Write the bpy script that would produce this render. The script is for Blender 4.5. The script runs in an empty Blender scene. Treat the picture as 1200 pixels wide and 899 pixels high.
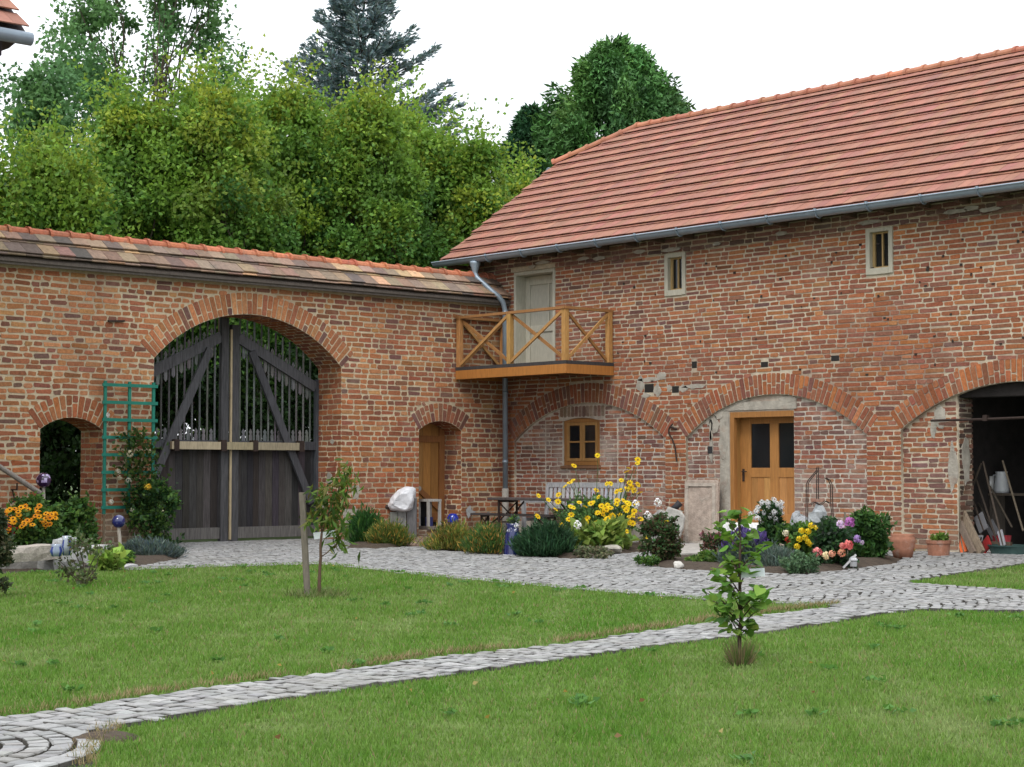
import bpy, math, random
import numpy as np
from mathutils import Vector, Matrix
from math import sin, cos, pi, radians, hypot, atan2, sqrt

random.seed(7)
RNG = np.random.default_rng(11)
SC = bpy.context.scene
COL = SC.collection

# ------------------------------------------------------------------ camera
F_PX, CX, CY, HZ, CAM_H = 2068.0, 600.0, 449.5, 552.0, 1.4
PITCH = math.atan((HZ - CY) / F_PX)
HEAD = radians(137.7613)
CAM = np.array([28.83, -25.92, CAM_H])
cam_d = bpy.data.cameras.new('camera')
cam_d.sensor_width = 36.0
cam_d.lens = 36.0 * F_PX / 1200.0
cam_d.clip_end = 2000.0
cam_d.clip_start = 0.1
cam = bpy.data.objects.new('camera', cam_d)
COL.objects.link(cam)
cam.location = CAM
cam.rotation_euler = (pi / 2 + PITCH, 0, HEAD - pi / 2)
SC.camera = cam

# ------------------------------------------------------------------ sky, sun, exposure
SUN_EL, SUN_AZ = radians(52), (0.45, -0.89)      # horizontal direction towards the sun
W = bpy.data.worlds.new('World'); SC.world = W; W.use_nodes = True
nt = W.node_tree; nt.nodes.clear()
wo = nt.nodes.new('ShaderNodeOutputWorld'); bg = nt.nodes.new('ShaderNodeBackground')
sky = nt.nodes.new('ShaderNodeTexSky'); sky.sky_type = 'NISHITA'; sky.sun_disc = False
sky.sun_elevation = SUN_EL; sky.sun_rotation = math.atan2(SUN_AZ[0], SUN_AZ[1])
tc = nt.nodes.new('ShaderNodeTexCoord'); nz = nt.nodes.new('ShaderNodeTexNoise')
nz.inputs['Scale'].default_value = 2.2; nz.inputs['Detail'].default_value = 5
ramp = nt.nodes.new('ShaderNodeValToRGB')
ramp.color_ramp.elements[0].position = 0.25; ramp.color_ramp.elements[0].color = (0.72, 0.72, 0.72, 1)
ramp.color_ramp.elements[1].position = 0.5; ramp.color_ramp.elements[1].color = (0.97, 0.97, 0.97, 1)
mix = nt.nodes.new('ShaderNodeMix'); mix.data_type = 'RGBA'
mix.inputs['B'].default_value = (9.7, 10.0, 10.4, 1)       # the cloud deck
nt.links.new(tc.outputs['Generated'], nz.inputs['Vector'])
nt.links.new(nz.outputs['Fac'], ramp.inputs['Fac'])
nt.links.new(ramp.outputs['Color'], mix.inputs['Factor'])
nt.links.new(sky.outputs['Color'], mix.inputs['A'])
# overcast deck: brighter overhead than at the horizon, as a real cloud cover is
sx = nt.nodes.new('ShaderNodeSeparateXYZ'); nt.links.new(tc.outputs['Generated'], sx.inputs['Vector'])
mrz = nt.nodes.new('ShaderNodeMapRange'); mrz.inputs['To Min'].default_value = 1.0; mrz.inputs['To Max'].default_value = 2.2
nt.links.new(sx.outputs['Z'], mrz.inputs['Value'])
mul = nt.nodes.new('ShaderNodeMix'); mul.data_type = 'RGBA'; mul.blend_type = 'MULTIPLY'; mul.inputs['Factor'].default_value = 1
nt.links.new(mix.outputs['Result'], mul.inputs['A']); nt.links.new(mrz.outputs['Result'], mul.inputs['B'])
nt.links.new(mul.outputs['Result'], bg.inputs['Color'])
bg.inputs['Strength'].default_value = 0.115
nt.links.new(bg.outputs['Background'], wo.inputs['Surface'])
sun_d = bpy.data.lights.new('sun', 'SUN'); sun_d.energy = 1.3; sun_d.angle = radians(14)
sun_d.color = (1.0, 0.95, 0.87)
sun = bpy.data.objects.new('sun', sun_d); COL.objects.link(sun)
_sd = Vector((SUN_AZ[0] * cos(SUN_EL), SUN_AZ[1] * cos(SUN_EL), sin(SUN_EL)))
sun.rotation_euler = _sd.to_track_quat('Z', 'Y').to_euler()
SC.view_settings.view_transform = 'Standard'; SC.view_settings.look = 'None'
SC.view_settings.gamma = 1.0; SC.view_settings.use_curve_mapping = False
SC.view_settings.exposure = 0.02
SC.render.engine = 'CYCLES'
SC.cycles.max_bounces = 6; SC.cycles.diffuse_bounces = 3; SC.cycles.transparent_max_bounces = 4

# ------------------------------------------------------------------ survey helpers (pixel of the 1200 px photograph -> metres)
_h = np.array([cos(HEAD), sin(HEAD), 0]); _r = np.array([sin(HEAD), -cos(HEAD), 0]); _u = np.array([0, 0, 1.0])
_fw = _h * cos(PITCH) + _u * sin(PITCH); _up = -_h * sin(PITCH) + _u * cos(PITCH)
def ray(x, y): return _fw + _r * (x - CX) / F_PX - _up * (y - CY) / F_PX
def G(x, y, z=0.0):
    d = ray(x, y); p = CAM + d * ((z - CAM[2]) / d[2]); return Vector(p)
def onY(x, y, Y=0.0):
    d = ray(x, y); p = CAM + d * ((Y - CAM[1]) / d[1]); return Vector(p)
def onX(x, y, X=0.0):
    d = ray(x, y); p = CAM + d * ((X - CAM[0]) / d[0]); return Vector(p)
def depth(p): return float((np.array(p) - CAM) @ _fw)
def ppm(p): return F_PX / depth(p)                 # photograph pixels per metre at a point
def proj(P):
    v = np.asarray(P) - CAM; z = v @ _fw
    return CX + F_PX * (v @ _r) / z, CY - F_PX * (v @ _up) / z, z
def inpoly(px, py, poly):
    px = np.asarray(px); py = np.asarray(py); ins = np.zeros(px.shape, bool); n = len(poly)
    for i in range(n):
        x0, y0 = poly[i][0], poly[i][1]; x1, y1 = poly[(i + 1) % n][0], poly[(i + 1) % n][1]
        if y0 == y1: continue
        c = ((y0 > py) != (y1 > py)) & (px < (x1 - x0) * (py - y0) / (y1 - y0) + x0); ins ^= c
    return ins

# ------------------------------------------------------------------ objects
ORG = {}
def org_of(o): return ORG.get(o.name, Vector((0, 0, 0))) if o else Vector((0, 0, 0))
def tag(o, label=None, cat=None, group=None, kind=None):
    if label: o['label'] = label
    if cat: o['category'] = cat
    if group: o['group'] = group
    if kind: o['kind'] = kind
    return o
def thing(name, label, cat, loc=(0, 0, 0), group=None):
    o = bpy.data.objects.new(name, None); COL.objects.link(o); o.location = loc
    o.empty_display_size = 0.2
    ORG[o.name] = Vector(loc); return tag(o, label, cat, group)
def link(name, me, parent=None, loc=None):
    o = bpy.data.objects.new(name, me); COL.objects.link(o)
    if parent: o.parent = parent; ORG[o.name] = org_of(parent)
    elif loc is not None: o.location = loc; ORG[o.name] = Vector(loc)
    return o
def copy_tree(o, parent=None):
    c = o.copy(); COL.objects.link(c)
    if parent: c.parent = parent
    for ch in o.children: copy_tree(ch, c)
    return c

class MB:
    """collects faces and links them as one mesh; verts in world metres"""
    def __init__(s): s.v = []; s.f = []; s.c = []; s.m = []
    def add(s, vs, fs, col=(1, 1, 1), mat=0):
        b = len(s.v); s.v.extend([tuple(p) for p in vs])
        for f in fs: s.f.append([b + i for i in f]); s.c.append(col); s.m.append(mat)
        return s
    def box(s, x0, x1, y0, y1, z0, z1, col=(1, 1, 1), mat=0):
        vs = [(x0, y0, z0), (x1, y0, z0), (x1, y1, z0), (x0, y1, z0), (x0, y0, z1), (x1, y0, z1), (x1, y1, z1), (x0, y1, z1)]
        return s.add(vs, [(0, 3, 2, 1), (4, 5, 6, 7), (0, 1, 5, 4), (1, 2, 6, 5), (2, 3, 7, 6), (3, 0, 4, 7)], col, mat)
    def hexa(s, vs, col=(1, 1, 1), mat=0):
        return s.add(vs, [(0, 3, 2, 1), (4, 5, 6, 7), (0, 1, 5, 4), (1, 2, 6, 5), (2, 3, 7, 6), (3, 0, 4, 7)], col, mat)
    def bar(s, a, b, w, t, up=(0, 0, 1), col=(1, 1, 1), mat=0, bev=0.0):
        """box bar from a to b, w wide across, t thick along 'up'-ish"""
        a = Vector(a); b = Vector(b); d = (b - a).normalized(); U = Vector(up)
        x = d.cross(U)
        if x.length < 1e-4: x = d.cross(Vector((1, 0, 0)))
        x.normalize(); y = x.cross(d).normalized()
        if bev <= 0:
            vs = []
            for p in (a, b):
                for sx, sy in ((-1, -1), (1, -1), (1, 1), (-1, 1)): vs.append(p + x * (sx * w / 2) + y * (sy * t / 2))
            return s.add(vs, [(0, 1, 2, 3), (7, 6, 5, 4), (0, 4, 5, 1), (1, 5, 6, 2), (2, 6, 7, 3), (3, 7, 4, 0)], col, mat)
        e = bev; ring = [(-w / 2 + e, -t / 2), (w / 2 - e, -t / 2), (w / 2, -t / 2 + e), (w / 2, t / 2 - e), (w / 2 - e, t / 2), (-w / 2 + e, t / 2), (-w / 2, t / 2 - e), (-w / 2, -t / 2 + e)]
        vs = [p + x * q[0] + y * q[1] for p in (a, b) for q in ring]; n = 8
        return s.add(vs, [tuple(range(n)), tuple(range(2 * n - 1, n - 1, -1))] + [(i, n + i, n + (i + 1) % n, (i + 1) % n) for i in range(n)], col, mat)
    def tube(s, pts, r, n=8, col=(1, 1, 1), mat=0, cap=True):
        pts = [Vector(p) for p in pts]; rs = r if isinstance(r, (list, tuple)) else [r] * len(pts)
        rings = []; prev = None
        for i, p in enumerate(pts):
            d = (pts[min(i + 1, len(pts) - 1)] - pts[max(i - 1, 0)]).normalized()
            x = (prev - d * prev.dot(d)) if prev else d.cross(Vector((0, 0, 1)) if abs(d.z) < 0.9 else Vector((1, 0, 0)))
            x.normalize(); prev = x; y = d.cross(x)
            rings.append([p + (x * cos(2 * pi * k / n) + y * sin(2 * pi * k / n)) * rs[i] for k in range(n)])
        vs = [q for R in rings for q in R]; fs = []
        for i in range(len(pts) - 1):
            for k in range(n): fs.append((i * n + k, i * n + (k + 1) % n, (i + 1) * n + (k + 1) % n, (i + 1) * n + k))
        if cap: fs += [tuple(range(n - 1, -1, -1)), tuple((len(pts) - 1) * n + k for k in range(n))]
        return s.add(vs, fs, col, mat)
    def lathe(s, prof, c=(0, 0, 0), n=20, col=(1, 1, 1), mat=0):
        vs = []; fs = []
        for r, z in prof:
            for k in range(n): vs.append((c[0] + r * cos(2 * pi * k / n), c[1] + r * sin(2 * pi * k / n), c[2] + z))
        for i in range(len(prof) - 1):
            for k in range(n): fs.append((i * n + k, i * n + (k + 1) % n, (i + 1) * n + (k + 1) % n, (i + 1) * n + k))
        return s.add(vs, fs, col, mat)
    def prism(s, pts, off, col=(1, 1, 1), mat=0):
        """flat polygon pts (3D) pushed by vector off"""
        n = len(pts); o = Vector(off); vs = [Vector(p) for p in pts] + [Vector(p) + o for p in pts]
        return s.add(vs, [tuple(range(n - 1, -1, -1)), tuple(range(n, 2 * n))] + [(i, (i + 1) % n, n + (i + 1) % n, n + i) for i in range(n)], col, mat)
    def build(s, name, mats, parent=None, loc=None, smooth=False, bevel=0.0):
        o0 = org_of(parent) if parent else Vector(loc or (0, 0, 0))
        me = bpy.data.meshes.new(name)
        me.from_pydata([(p[0] - o0.x, p[1] - o0.y, p[2] - o0.z) for p in s.v], [], s.f)
        if not isinstance(mats, (list, tuple)): mats = [mats]
        for m in mats: me.materials.append(m)
        a = me.attributes.new('col', 'FLOAT_COLOR', 'FACE')
        a.data.foreach_set('color', np.array([(c[0], c[1], c[2], 1.0) for c in s.c], dtype=np.float32).ravel())
        me.polygons.foreach_set('material_index', s.m)
        if smooth: me.polygons.foreach_set('use_smooth', [True] * len(s.f))
        me.update()
        o = link(name, me, parent, None if parent else o0)
        if bevel > 0:
            md = o.modifiers.new('bevel', 'BEVEL'); md.width = bevel; md.segments = 2; md.limit_method = 'ANGLE'
        return o

def np_mesh(name, V, nper, C, mat, parent=None, loc=None):
    """V (N,nper,3) world faces, C (N,3)"""
    o0 = org_of(parent) if parent else Vector(loc or (0, 0, 0))
    N = V.shape[0]; me = bpy.data.meshes.new(name)
    me.vertices.add(N * nper); me.vertices.foreach_set('co', (V - np.array(o0)).astype(np.float32).ravel())
    me.loops.add(N * nper); me.loops.foreach_set('vertex_index', np.arange(N * nper, dtype=np.int32))
    me.polygons.add(N); me.polygons.foreach_set('loop_start', np.arange(0, N * nper, nper, dtype=np.int32))
    me.polygons.foreach_set('loop_total', np.full(N, nper, dtype=np.int32))
    a = me.attributes.new('col', 'FLOAT_COLOR', 'FACE')
    a.data.foreach_set('color', np.concatenate([C, np.ones((N, 1))], 1).astype(np.float32).ravel())
    me.materials.append(mat); me.update(calc_edges=True)
    return link(name, me, parent, None if parent else o0)

def unit(a): return a / np.maximum(np.linalg.norm(a, axis=-1, keepdims=True), 1e-9)
def leaf_quads(P, T, L, Wd, fold=0.25):
    """diamond leaves at P pointing along T; random roll"""
    n = len(P); T = unit(T); R = unit(np.cross(T, RNG.normal(size=(n, 3)))); Nn = np.cross(T, R)
    L = np.broadcast_to(L, (n,))[:, None]; Wd = np.broadcast_to(Wd, (n,))[:, None]
    b = P; tip = P + T * L - Nn * L * fold * 0.5
    m1 = P + T * L * 0.45 + R * Wd * 0.5 + Nn * Wd * fold; m2 = P + T * L * 0.45 - R * Wd * 0.5 + Nn * Wd * fold
    return np.stack([b, m1, tip, m2], 1)
def pick_cols(n, cols, w=None, jit=0.15):
    cols = np.array(cols); i = RNG.choice(len(cols), n, p=w)
    return np.clip(cols[i] * (1 + RNG.normal(size=(n, 1)) * jit) * (1 + RNG.normal(size=(n, 3)) * jit * 0.3), 0.003, 0.95)

# ------------------------------------------------------------------ materials
def material(name, base=None, rough=0.8, var=0.2, vscale=6.0, bump=0.0, bscale=60.0, metal=0.0, spec=0.3,
             stretch=None, blotch=None, bl_scale=0.6, bl_lo=0.55, bl_hi=0.7, blotch2=None, b2_scale=0.5, b2_lo=0.58, b2_hi=0.7, coat=0.0, foot=None):
    """base None: colour comes from the mesh's own 'col' attribute; var = light/dark mottling; blotch = (colour, amount) stains"""
    m = bpy.data.materials.new(name); m.use_nodes = True; t = m.node_tree; N = t.nodes; Lk = t.links
    p = N['Principled BSDF']; p.inputs['Roughness'].default_value = rough; p.inputs['Metallic'].default_value = metal
    p.inputs['Specular IOR Level'].default_value = spec
    if coat: p.inputs['Coat Weight'].default_value = coat
    g = N.new('ShaderNodeNewGeometry'); mp = N.new('ShaderNodeMapping')
    Lk.new(g.outputs['Position'], mp.inputs['Vector'])
    if stretch: mp.inputs['Scale'].default_value = stretch
    if base is None:
        a = N.new('ShaderNodeAttribute'); a.attribute_name = 'col'; cur = a.outputs['Color']
    else:
        a = N.new('ShaderNodeRGB'); a.outputs[0].default_value = (*base, 1); cur = a.outputs[0]
    if var > 0:
        n1 = N.new('ShaderNodeTexNoise'); n1.inputs['Scale'].default_value = vscale; n1.inputs['Detail'].default_value = 6
        n1.inputs['Roughness'].default_value = 0.65
        Lk.new(mp.outputs['Vector'], n1.inputs['Vector'])
        mr = N.new('ShaderNodeMapRange'); mr.inputs['From Min'].default_value = 0.3; mr.inputs['From Max'].default_value = 0.7
        mr.inputs['To Min'].default_value = 1 - var; mr.inputs['To Max'].default_value = 1 + var
        Lk.new(n1.outputs['Fac'], mr.inputs['Value'])
        mx = N.new('ShaderNodeMix'); mx.data_type = 'RGBA'; mx.blend_type = 'MULTIPLY'; mx.inputs['Factor'].default_value = 1
        Lk.new(cur, mx.inputs['A']); Lk.new(mr.outputs['Result'], mx.inputs['B']); cur = mx.outputs['Result']
    for bl, sc_, lo, hi in ((blotch, bl_scale, bl_lo, bl_hi), (blotch2, b2_scale, b2_lo, b2_hi)):
        if not bl: continue
        n2 = N.new('ShaderNodeTexNoise'); n2.inputs['Scale'].default_value = sc_; n2.inputs['Detail'].default_value = 7
        n2.inputs['Roughness'].default_value = 0.7
        mp2 = N.new('ShaderNodeMapping'); mp2.inputs['Location'].default_value = (sc_ * 17.3, hi * 31.0, lo * 9)
        Lk.new(g.outputs['Position'], mp2.inputs['Vector']); Lk.new(mp2.outputs['Vector'], n2.inputs['Vector'])
        r2 = N.new('ShaderNodeMapRange'); r2.inputs['From Min'].default_value = lo; r2.inputs['From Max'].default_value = hi
        r2.inputs['To Max'].default_value = bl[1]
        Lk.new(n2.outputs['Fac'], r2.inputs['Value'])
        mx = N.new('ShaderNodeMix'); mx.data_type = 'RGBA'; mx.inputs['B'].default_value = (*bl[0], 1)
        Lk.new(r2.outputs['Result'], mx.inputs['Factor']); Lk.new(cur, mx.inputs['A']); cur = mx.outputs['Result']
    if foot:                                       # splash dirt and lime bloom along the foot of the wall
        sp = N.new('ShaderNodeSeparateXYZ'); Lk.new(g.outputs['Position'], sp.inputs['Vector'])
        nf = N.new('ShaderNodeTexNoise'); nf.inputs['Scale'].default_value = 1.6; nf.inputs['Detail'].default_value = 6
        Lk.new(g.outputs['Position'], nf.inputs['Vector'])
        ad = N.new('ShaderNodeMath'); ad.operation = 'MULTIPLY_ADD'; ad.inputs[1].default_value = -1.9; ad.inputs[2].default_value = 1.55
        Lk.new(nf.outputs['Fac'], ad.inputs[0]); su = N.new('ShaderNodeMath'); su.operation = 'ADD'
        Lk.new(sp.outputs['Z'], su.inputs[0]); Lk.new(ad.outputs[0], su.inputs[1])
        rf = N.new('ShaderNodeMapRange'); rf.inputs['From Min'].default_value = 1.15; rf.inputs['From Max'].default_value = 0.45; rf.inputs['To Max'].default_value = foot[1]
        Lk.new(su.outputs[0], rf.inputs['Value']); mx = N.new('ShaderNodeMix'); mx.data_type = 'RGBA'; mx.inputs['B'].default_value = (*foot[0], 1)
        Lk.new(rf.outputs['Result'], mx.inputs['Factor']); Lk.new(cur, mx.inputs['A']); cur = mx.outputs['Result']
    Lk.new(cur, p.inputs['Base Color'])
    if bump > 0:
        n3 = N.new('ShaderNodeTexNoise'); n3.inputs['Scale'].default_value = bscale; n3.inputs['Detail'].default_value = 5
        Lk.new(mp.outputs['Vector'], n3.inputs['Vector'])
        b = N.new('ShaderNodeBump'); b.inputs['Strength'].default_value = bump; b.inputs['Distance'].default_value = 0.02
        Lk.new(n3.outputs['Fac'], b.inputs['Height']); Lk.new(b.outputs['Normal'], p.inputs['Normal'])
    return m
def leaf_mat(name, trans=0.33, rough=0.55, spec=0.25):
    m = bpy.data.materials.new(name); m.use_nodes = True; t = m.node_tree; N = t.nodes; Lk = t.links
    p = N['Principled BSDF']; p.inputs['Roughness'].default_value = rough; p.inputs['Specular IOR Level'].default_value = spec
    a = N.new('ShaderNodeAttribute'); a.attribute_name = 'col'
    tr = N.new('ShaderNodeBsdfTranslucent'); mx = N.new('ShaderNodeMixShader'); mx.inputs[0].default_value = trans
    hs = N.new('ShaderNodeHueSaturation'); hs.inputs['Value'].default_value = 1.5; hs.inputs['Hue'].default_value = 0.485
    Lk.new(a.outputs['Color'], p.inputs['Base Color']); Lk.new(a.outputs['Color'], hs.inputs['Color']); Lk.new(hs.outputs['Color'], tr.inputs['Color'])
    Lk.new(p.outputs[0], mx.inputs[1]); Lk.new(tr.outputs[0], mx.inputs[2])
    Lk.new(mx.outputs[0], N['Material Output'].inputs['Surface'])
    return m

M = {}
M['brick'] = material('fired_brick', None, 0.9, 0.28, 22, 0.5, 55, spec=0.15,
                      blotch=((0.46, 0.38, 0.33), 0.28), bl_scale=0.75, bl_lo=0.55, bl_hi=0.78,
                      blotch2=((0.09, 0.05, 0.04), 0.4), b2_scale=1.3, b2_lo=0.55, b2_hi=0.8, foot=((0.24, 0.18, 0.13), 0.6))
M['brick_lime'] = material('limewashed_brick', None, 0.9, 0.25, 22, 0.5, 55, spec=0.15, blotch=((0.48, 0.42, 0.36), 0.6), bl_scale=0.9, bl_lo=0.47, bl_hi=0.68, foot=((0.34, 0.29, 0.23), 0.75))
M['mortar_warm'] = material('lime_mortar_warm', (0.54, 0.45, 0.31), 0.95, 0.2, 9, 0.5, 70, spec=0.1,
                            blotch=((0.26, 0.17, 0.12), 0.5), bl_scale=0.5, bl_lo=0.47, bl_hi=0.62, foot=((0.33, 0.28, 0.21), 0.7))
M['mortar_grey'] = material('lime_mortar_grey', (0.50, 0.43, 0.325), 0.95, 0.25, 7, 0.5, 70, spec=0.1,
                            blotch=((0.24, 0.15, 0.115), 0.75), bl_scale=0.55, bl_lo=0.50, bl_hi=0.62, foot=((0.33, 0.28, 0.22), 0.7))
M['mortar_lime'] = material('lime_mortar_pale', (0.50, 0.45, 0.38), 0.95, 0.25, 7, 0.5, 70, spec=0.1, blotch=((0.3, 0.2, 0.15), 0.6), bl_scale=0.8, bl_lo=0.5, bl_hi=0.65)
M['plaster'] = material('grey_plaster', (0.36, 0.33, 0.28), 0.95, 0.3, 5, 0.6, 30, blotch=((0.22, 0.13, 0.09), 0.6), bl_scale=3)
M['dark_plaster'] = material('near_black_plaster', (0.022, 0.019, 0.018), 0.95, 0.3, 5, 0.4, 30)  # base colour set near black so the unlit rooms stay dark
M['roof_tile'] = material('clay_roof_tile', None, 0.8, 0.14, 5, 0.15, 60, spec=0.25, blotch=((0.15, 0.085, 0.06), 0.35), bl_scale=0.35, bl_lo=0.5, bl_hi=0.75, blotch2=((0.34, 0.22, 0.16), 0.4), b2_scale=2.2, b2_lo=0.58, b2_hi=0.75)
M['old_tile'] = material('weathered_tile', None, 0.9, 0.25, 14, 0.4, 50, spec=0.2, blotch=((0.10, 0.10, 0.085), 0.5), bl_scale=5)
M['zinc'] = material('zinc_sheet', (0.27, 0.33, 0.39), 0.42, 0.12, 3, metal=0.4, spec=0.5)
M['gate_wood'] = material('dark_stained_timber', None, 0.75, 0.45, 5, 0.3, 40, stretch=(7, 7, 0.6), spec=0.25)
M['pale_wood'] = material('pale_timber', None, 0.75, 0.25, 5, 0.2, 40, stretch=(6, 6, 1.2), spec=0.25)
M['honey_wood'] = material('oiled_wood', None, 0.5, 0.22, 4, 0.1, 40, stretch=(8, 8, 0.8), spec=0.4)
M['grey_paint'] = material('old_grey_paint', None, 0.75, 0.14, 5, 0.15, 40, stretch=(6, 6, 1))
M['grey_wood'] = material('weathered_grey_wood', None, 0.85, 0.3, 6, 0.3, 40, stretch=(5, 5, 1))
M['green_paint'] = material('green_paint', (0.015, 0.17, 0.12), 0.6, 0.15, 8)
M['glass'] = material('window_glass', (0.012, 0.014, 0.016), 0.08, 0.0, spec=0.5)
M['iron'] = material('rusty_iron', (0.045, 0.03, 0.025), 0.75, 0.3, 20, 0.2, 60, metal=0.3)
M['plain'] = material('painted_or_natural_surface', None, 0.7, 0.15, 12, 0.1, 50)
M['gloss'] = material('glazed_surface', None, 0.15, 0.05, 12, spec=0.6, coat=0.5)
M['stone'] = material('rough_stone', None, 0.95, 0.3, 9, 0.7, 35, spec=0.15, blotch=((0.3, 0.29, 0.25), 0.5), bl_scale=4)
M['sett'] = material('granite_sett', None, 0.85, 0.16, 20, 0.3, 60, spec=0.2, blotch=((0.20, 0.19, 0.165), 0.5), bl_scale=0.8, bl_lo=0.5, bl_hi=0.7)
M['joint'] = material('joint_sand', (0.062, 0.056, 0.046), 0.95, 0.35, 9, 0.4, 40, blotch=((0.05, 0.075, 0.02), 0.6), bl_scale=2)
M['soil'] = material('garden_soil', (0.055, 0.04, 0.028), 0.95, 0.4, 12, 0.8, 30)
M['terracotta'] = material('terracotta', (0.33, 0.15, 0.095), 0.85, 0.25, 9, 0.2, 40, blotch=((0.42, 0.33, 0.28), 0.6), bl_scale=4)
M['turf'] = material('turf', (0.085, 0.13, 0.025), 0.95, 0.35, 4, 0.5, 40, blotch=((0.12, 0.13, 0.035), 0.5), bl_scale=0.7)
M['meadow'] = material('meadow', (0.05, 0.08, 0.02), 0.95, 0.35, 1.5, 0.3, 20)
M['bark'] = material('bark', (0.075, 0.06, 0.045), 0.95, 0.35, 12, 0.6, 30, stretch=(3, 3, 0.8))
M['leaf'] = leaf_mat('leaf')
M['needle'] = leaf_mat('needle', 0.1, 0.6)
M['grass'] = leaf_mat('grass_blade', 0.3, 0.6, 0.2)
M['petal'] = leaf_mat('petal', 0.25, 0.6, 0.2)

# ------------------------------------------------------------------ ground
def sheet(name, pts, z, mat, sub=None):
    mb = MB(); mb.add([(p[0], p[1], z) for p in pts], [tuple(range(len(pts)))])
    return tag(mb.build(name, mat), kind='structure')
sheet('ground', [(-500, -500), (500, -500), (500, 500), (-500, 500)], -0.06, M['meadow'])

lawn_left = [G(*q) for q in ((150, 667), (260, 663), (380, 660), (480, 672), (590, 682), (700, 692), (840, 703), (985, 710), (880, 722.5), (760, 740), (640, 757.5), (500, 771.5), (400, 787), (300, 798.5), (200, 812), (100, 829), (0, 842))]
lawn_left = [(p.x, p.y) for p in lawn_left] + [(19.0, -23.5), (15.5, -27), (3.2, -26), (3.2, -14.62)] + [(q.x, q.y) for q in (G(-60, 675), G(60, 670), G(105, 667), G(140, 664))]
lawn_front = [G(*q) for q in ((108, 899), (118, 874), (145, 853), (240, 838.5), (300, 826), (400, 812), (500, 797), (640, 778), (760, 760.5), (860, 748.5), (960, 734), (1030, 722), (1080, 716), (1200, 719))]
lawn_front = [(p.x, p.y) for p in lawn_front] + [(28, -9.5), (38, -16), (33, -30), (25, -29), (21.6, -23.2)]
lawn_right = [G(*q) for q in ((1062, 683), (1130, 673), (1200, 662.5))]
lawn_right = [(p.x, p.y) for p in lawn_right] + [(16.5, 0.6 - 2.0), (26, -2.0), (26, -6.2), (17.4, -7.36)]
sheet('lawn', lawn_left, 0.0, M['turf']); sheet('lawn', lawn_front, 0.0, M['turf']); sheet('lawn', lawn_right, 0.0, M['turf'])
# one sheet of jointing sand carries every cobbled surface; the lawns lie on top of it
sheet('cobble_bed', [(-0.9, -30), (40, -30), (40, 0), (-0.9, 0)], -0.02, M['joint'])

yard = [G(*q) for q in ((985, 712), (840, 705), (700, 694), (590, 684), (480, 674), (380, 662), (260, 665), (150, 669))]
yard = [(p.x, p.y) for p in yard] + [(2.5, -12.6), (-0.85, -9.0), (-0.85, -4.3), (0.1, -4.2), (0.1, 0), (26, 0), (26, -2.0), (16.5, -1.4)] + \
       [(p.x, p.y) for p in (G(1200, 661), G(1130, 671), G(1058, 683.5), G(1200, 693))] + [(26, -6.0), (28, -9.6)] + [(p.x, p.y) for p in (G(1200, 717.5), G(1080, 714.5), G(1010, 712))]
walk = [G(*q) for q in ((0, 844), (100, 831), (200, 814), (300, 800.5), (400, 789), (500, 773.5), (640, 759.5), (760, 742), (880, 724.5), (985, 712), (1010, 711.5), (1076, 715), (1030, 720.5), (960, 732), (860, 746.5), (760, 758.5), (640, 776), (500, 795), (400, 810), (300, 824), (240, 836), (140, 852), (114, 860), (108, 872))]
walk = [(p.x, p.y) for p in walk] + [(20.3, -24.4), (18.9, -24.4)]
plaza_c = G(-138, 883); PR = 1.06
beds = []                                             # filled below: soil patches where no stones lie
def soil(pts_px, name='flower_bed', z=0.03):
    pts = [G(*q) for q in pts_px]; beds.append([(p.x, p.y) for p in pts]); c = sum(pts, Vector()) / len(pts)
    mb = MB(); n = len(pts)
    inner = [c + (p - c) * 0.82 for p in pts]
    vs = [(p.x, p.y, 0.0 - 0.02) for p in pts] + [(p.x, p.y, z + 0.05) for p in inner]
    fs = [(i, (i + 1) % n, n + (i + 1) % n, n + i) for i in range(n)] + [tuple(range(n, 2 * n))]
    mb.add(vs, fs); return tag(mb.build(name, M['soil'], smooth=False), kind='structure')
soil([(404, 643), (425, 636), (460, 633), (480, 637), (470, 642), (440, 644)])
soil([(505, 645), (530, 636), (640, 637), (780, 640), (768, 646), (720, 651), (672, 656), (600, 652)])
soil([(748, 661), (760, 656), (800, 655), (860, 650), (1000, 645), (1062, 655), (1052, 661), (1000, 668), (940, 674.5), (870, 671.5), (800, 668.5), (770, 666)])
soil([(-40, 670), (-20, 652), (60, 640), (125, 644), (140, 652), (205, 651), (212, 656), (160, 665), (135, 661), (100, 663), (60, 667)])

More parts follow.
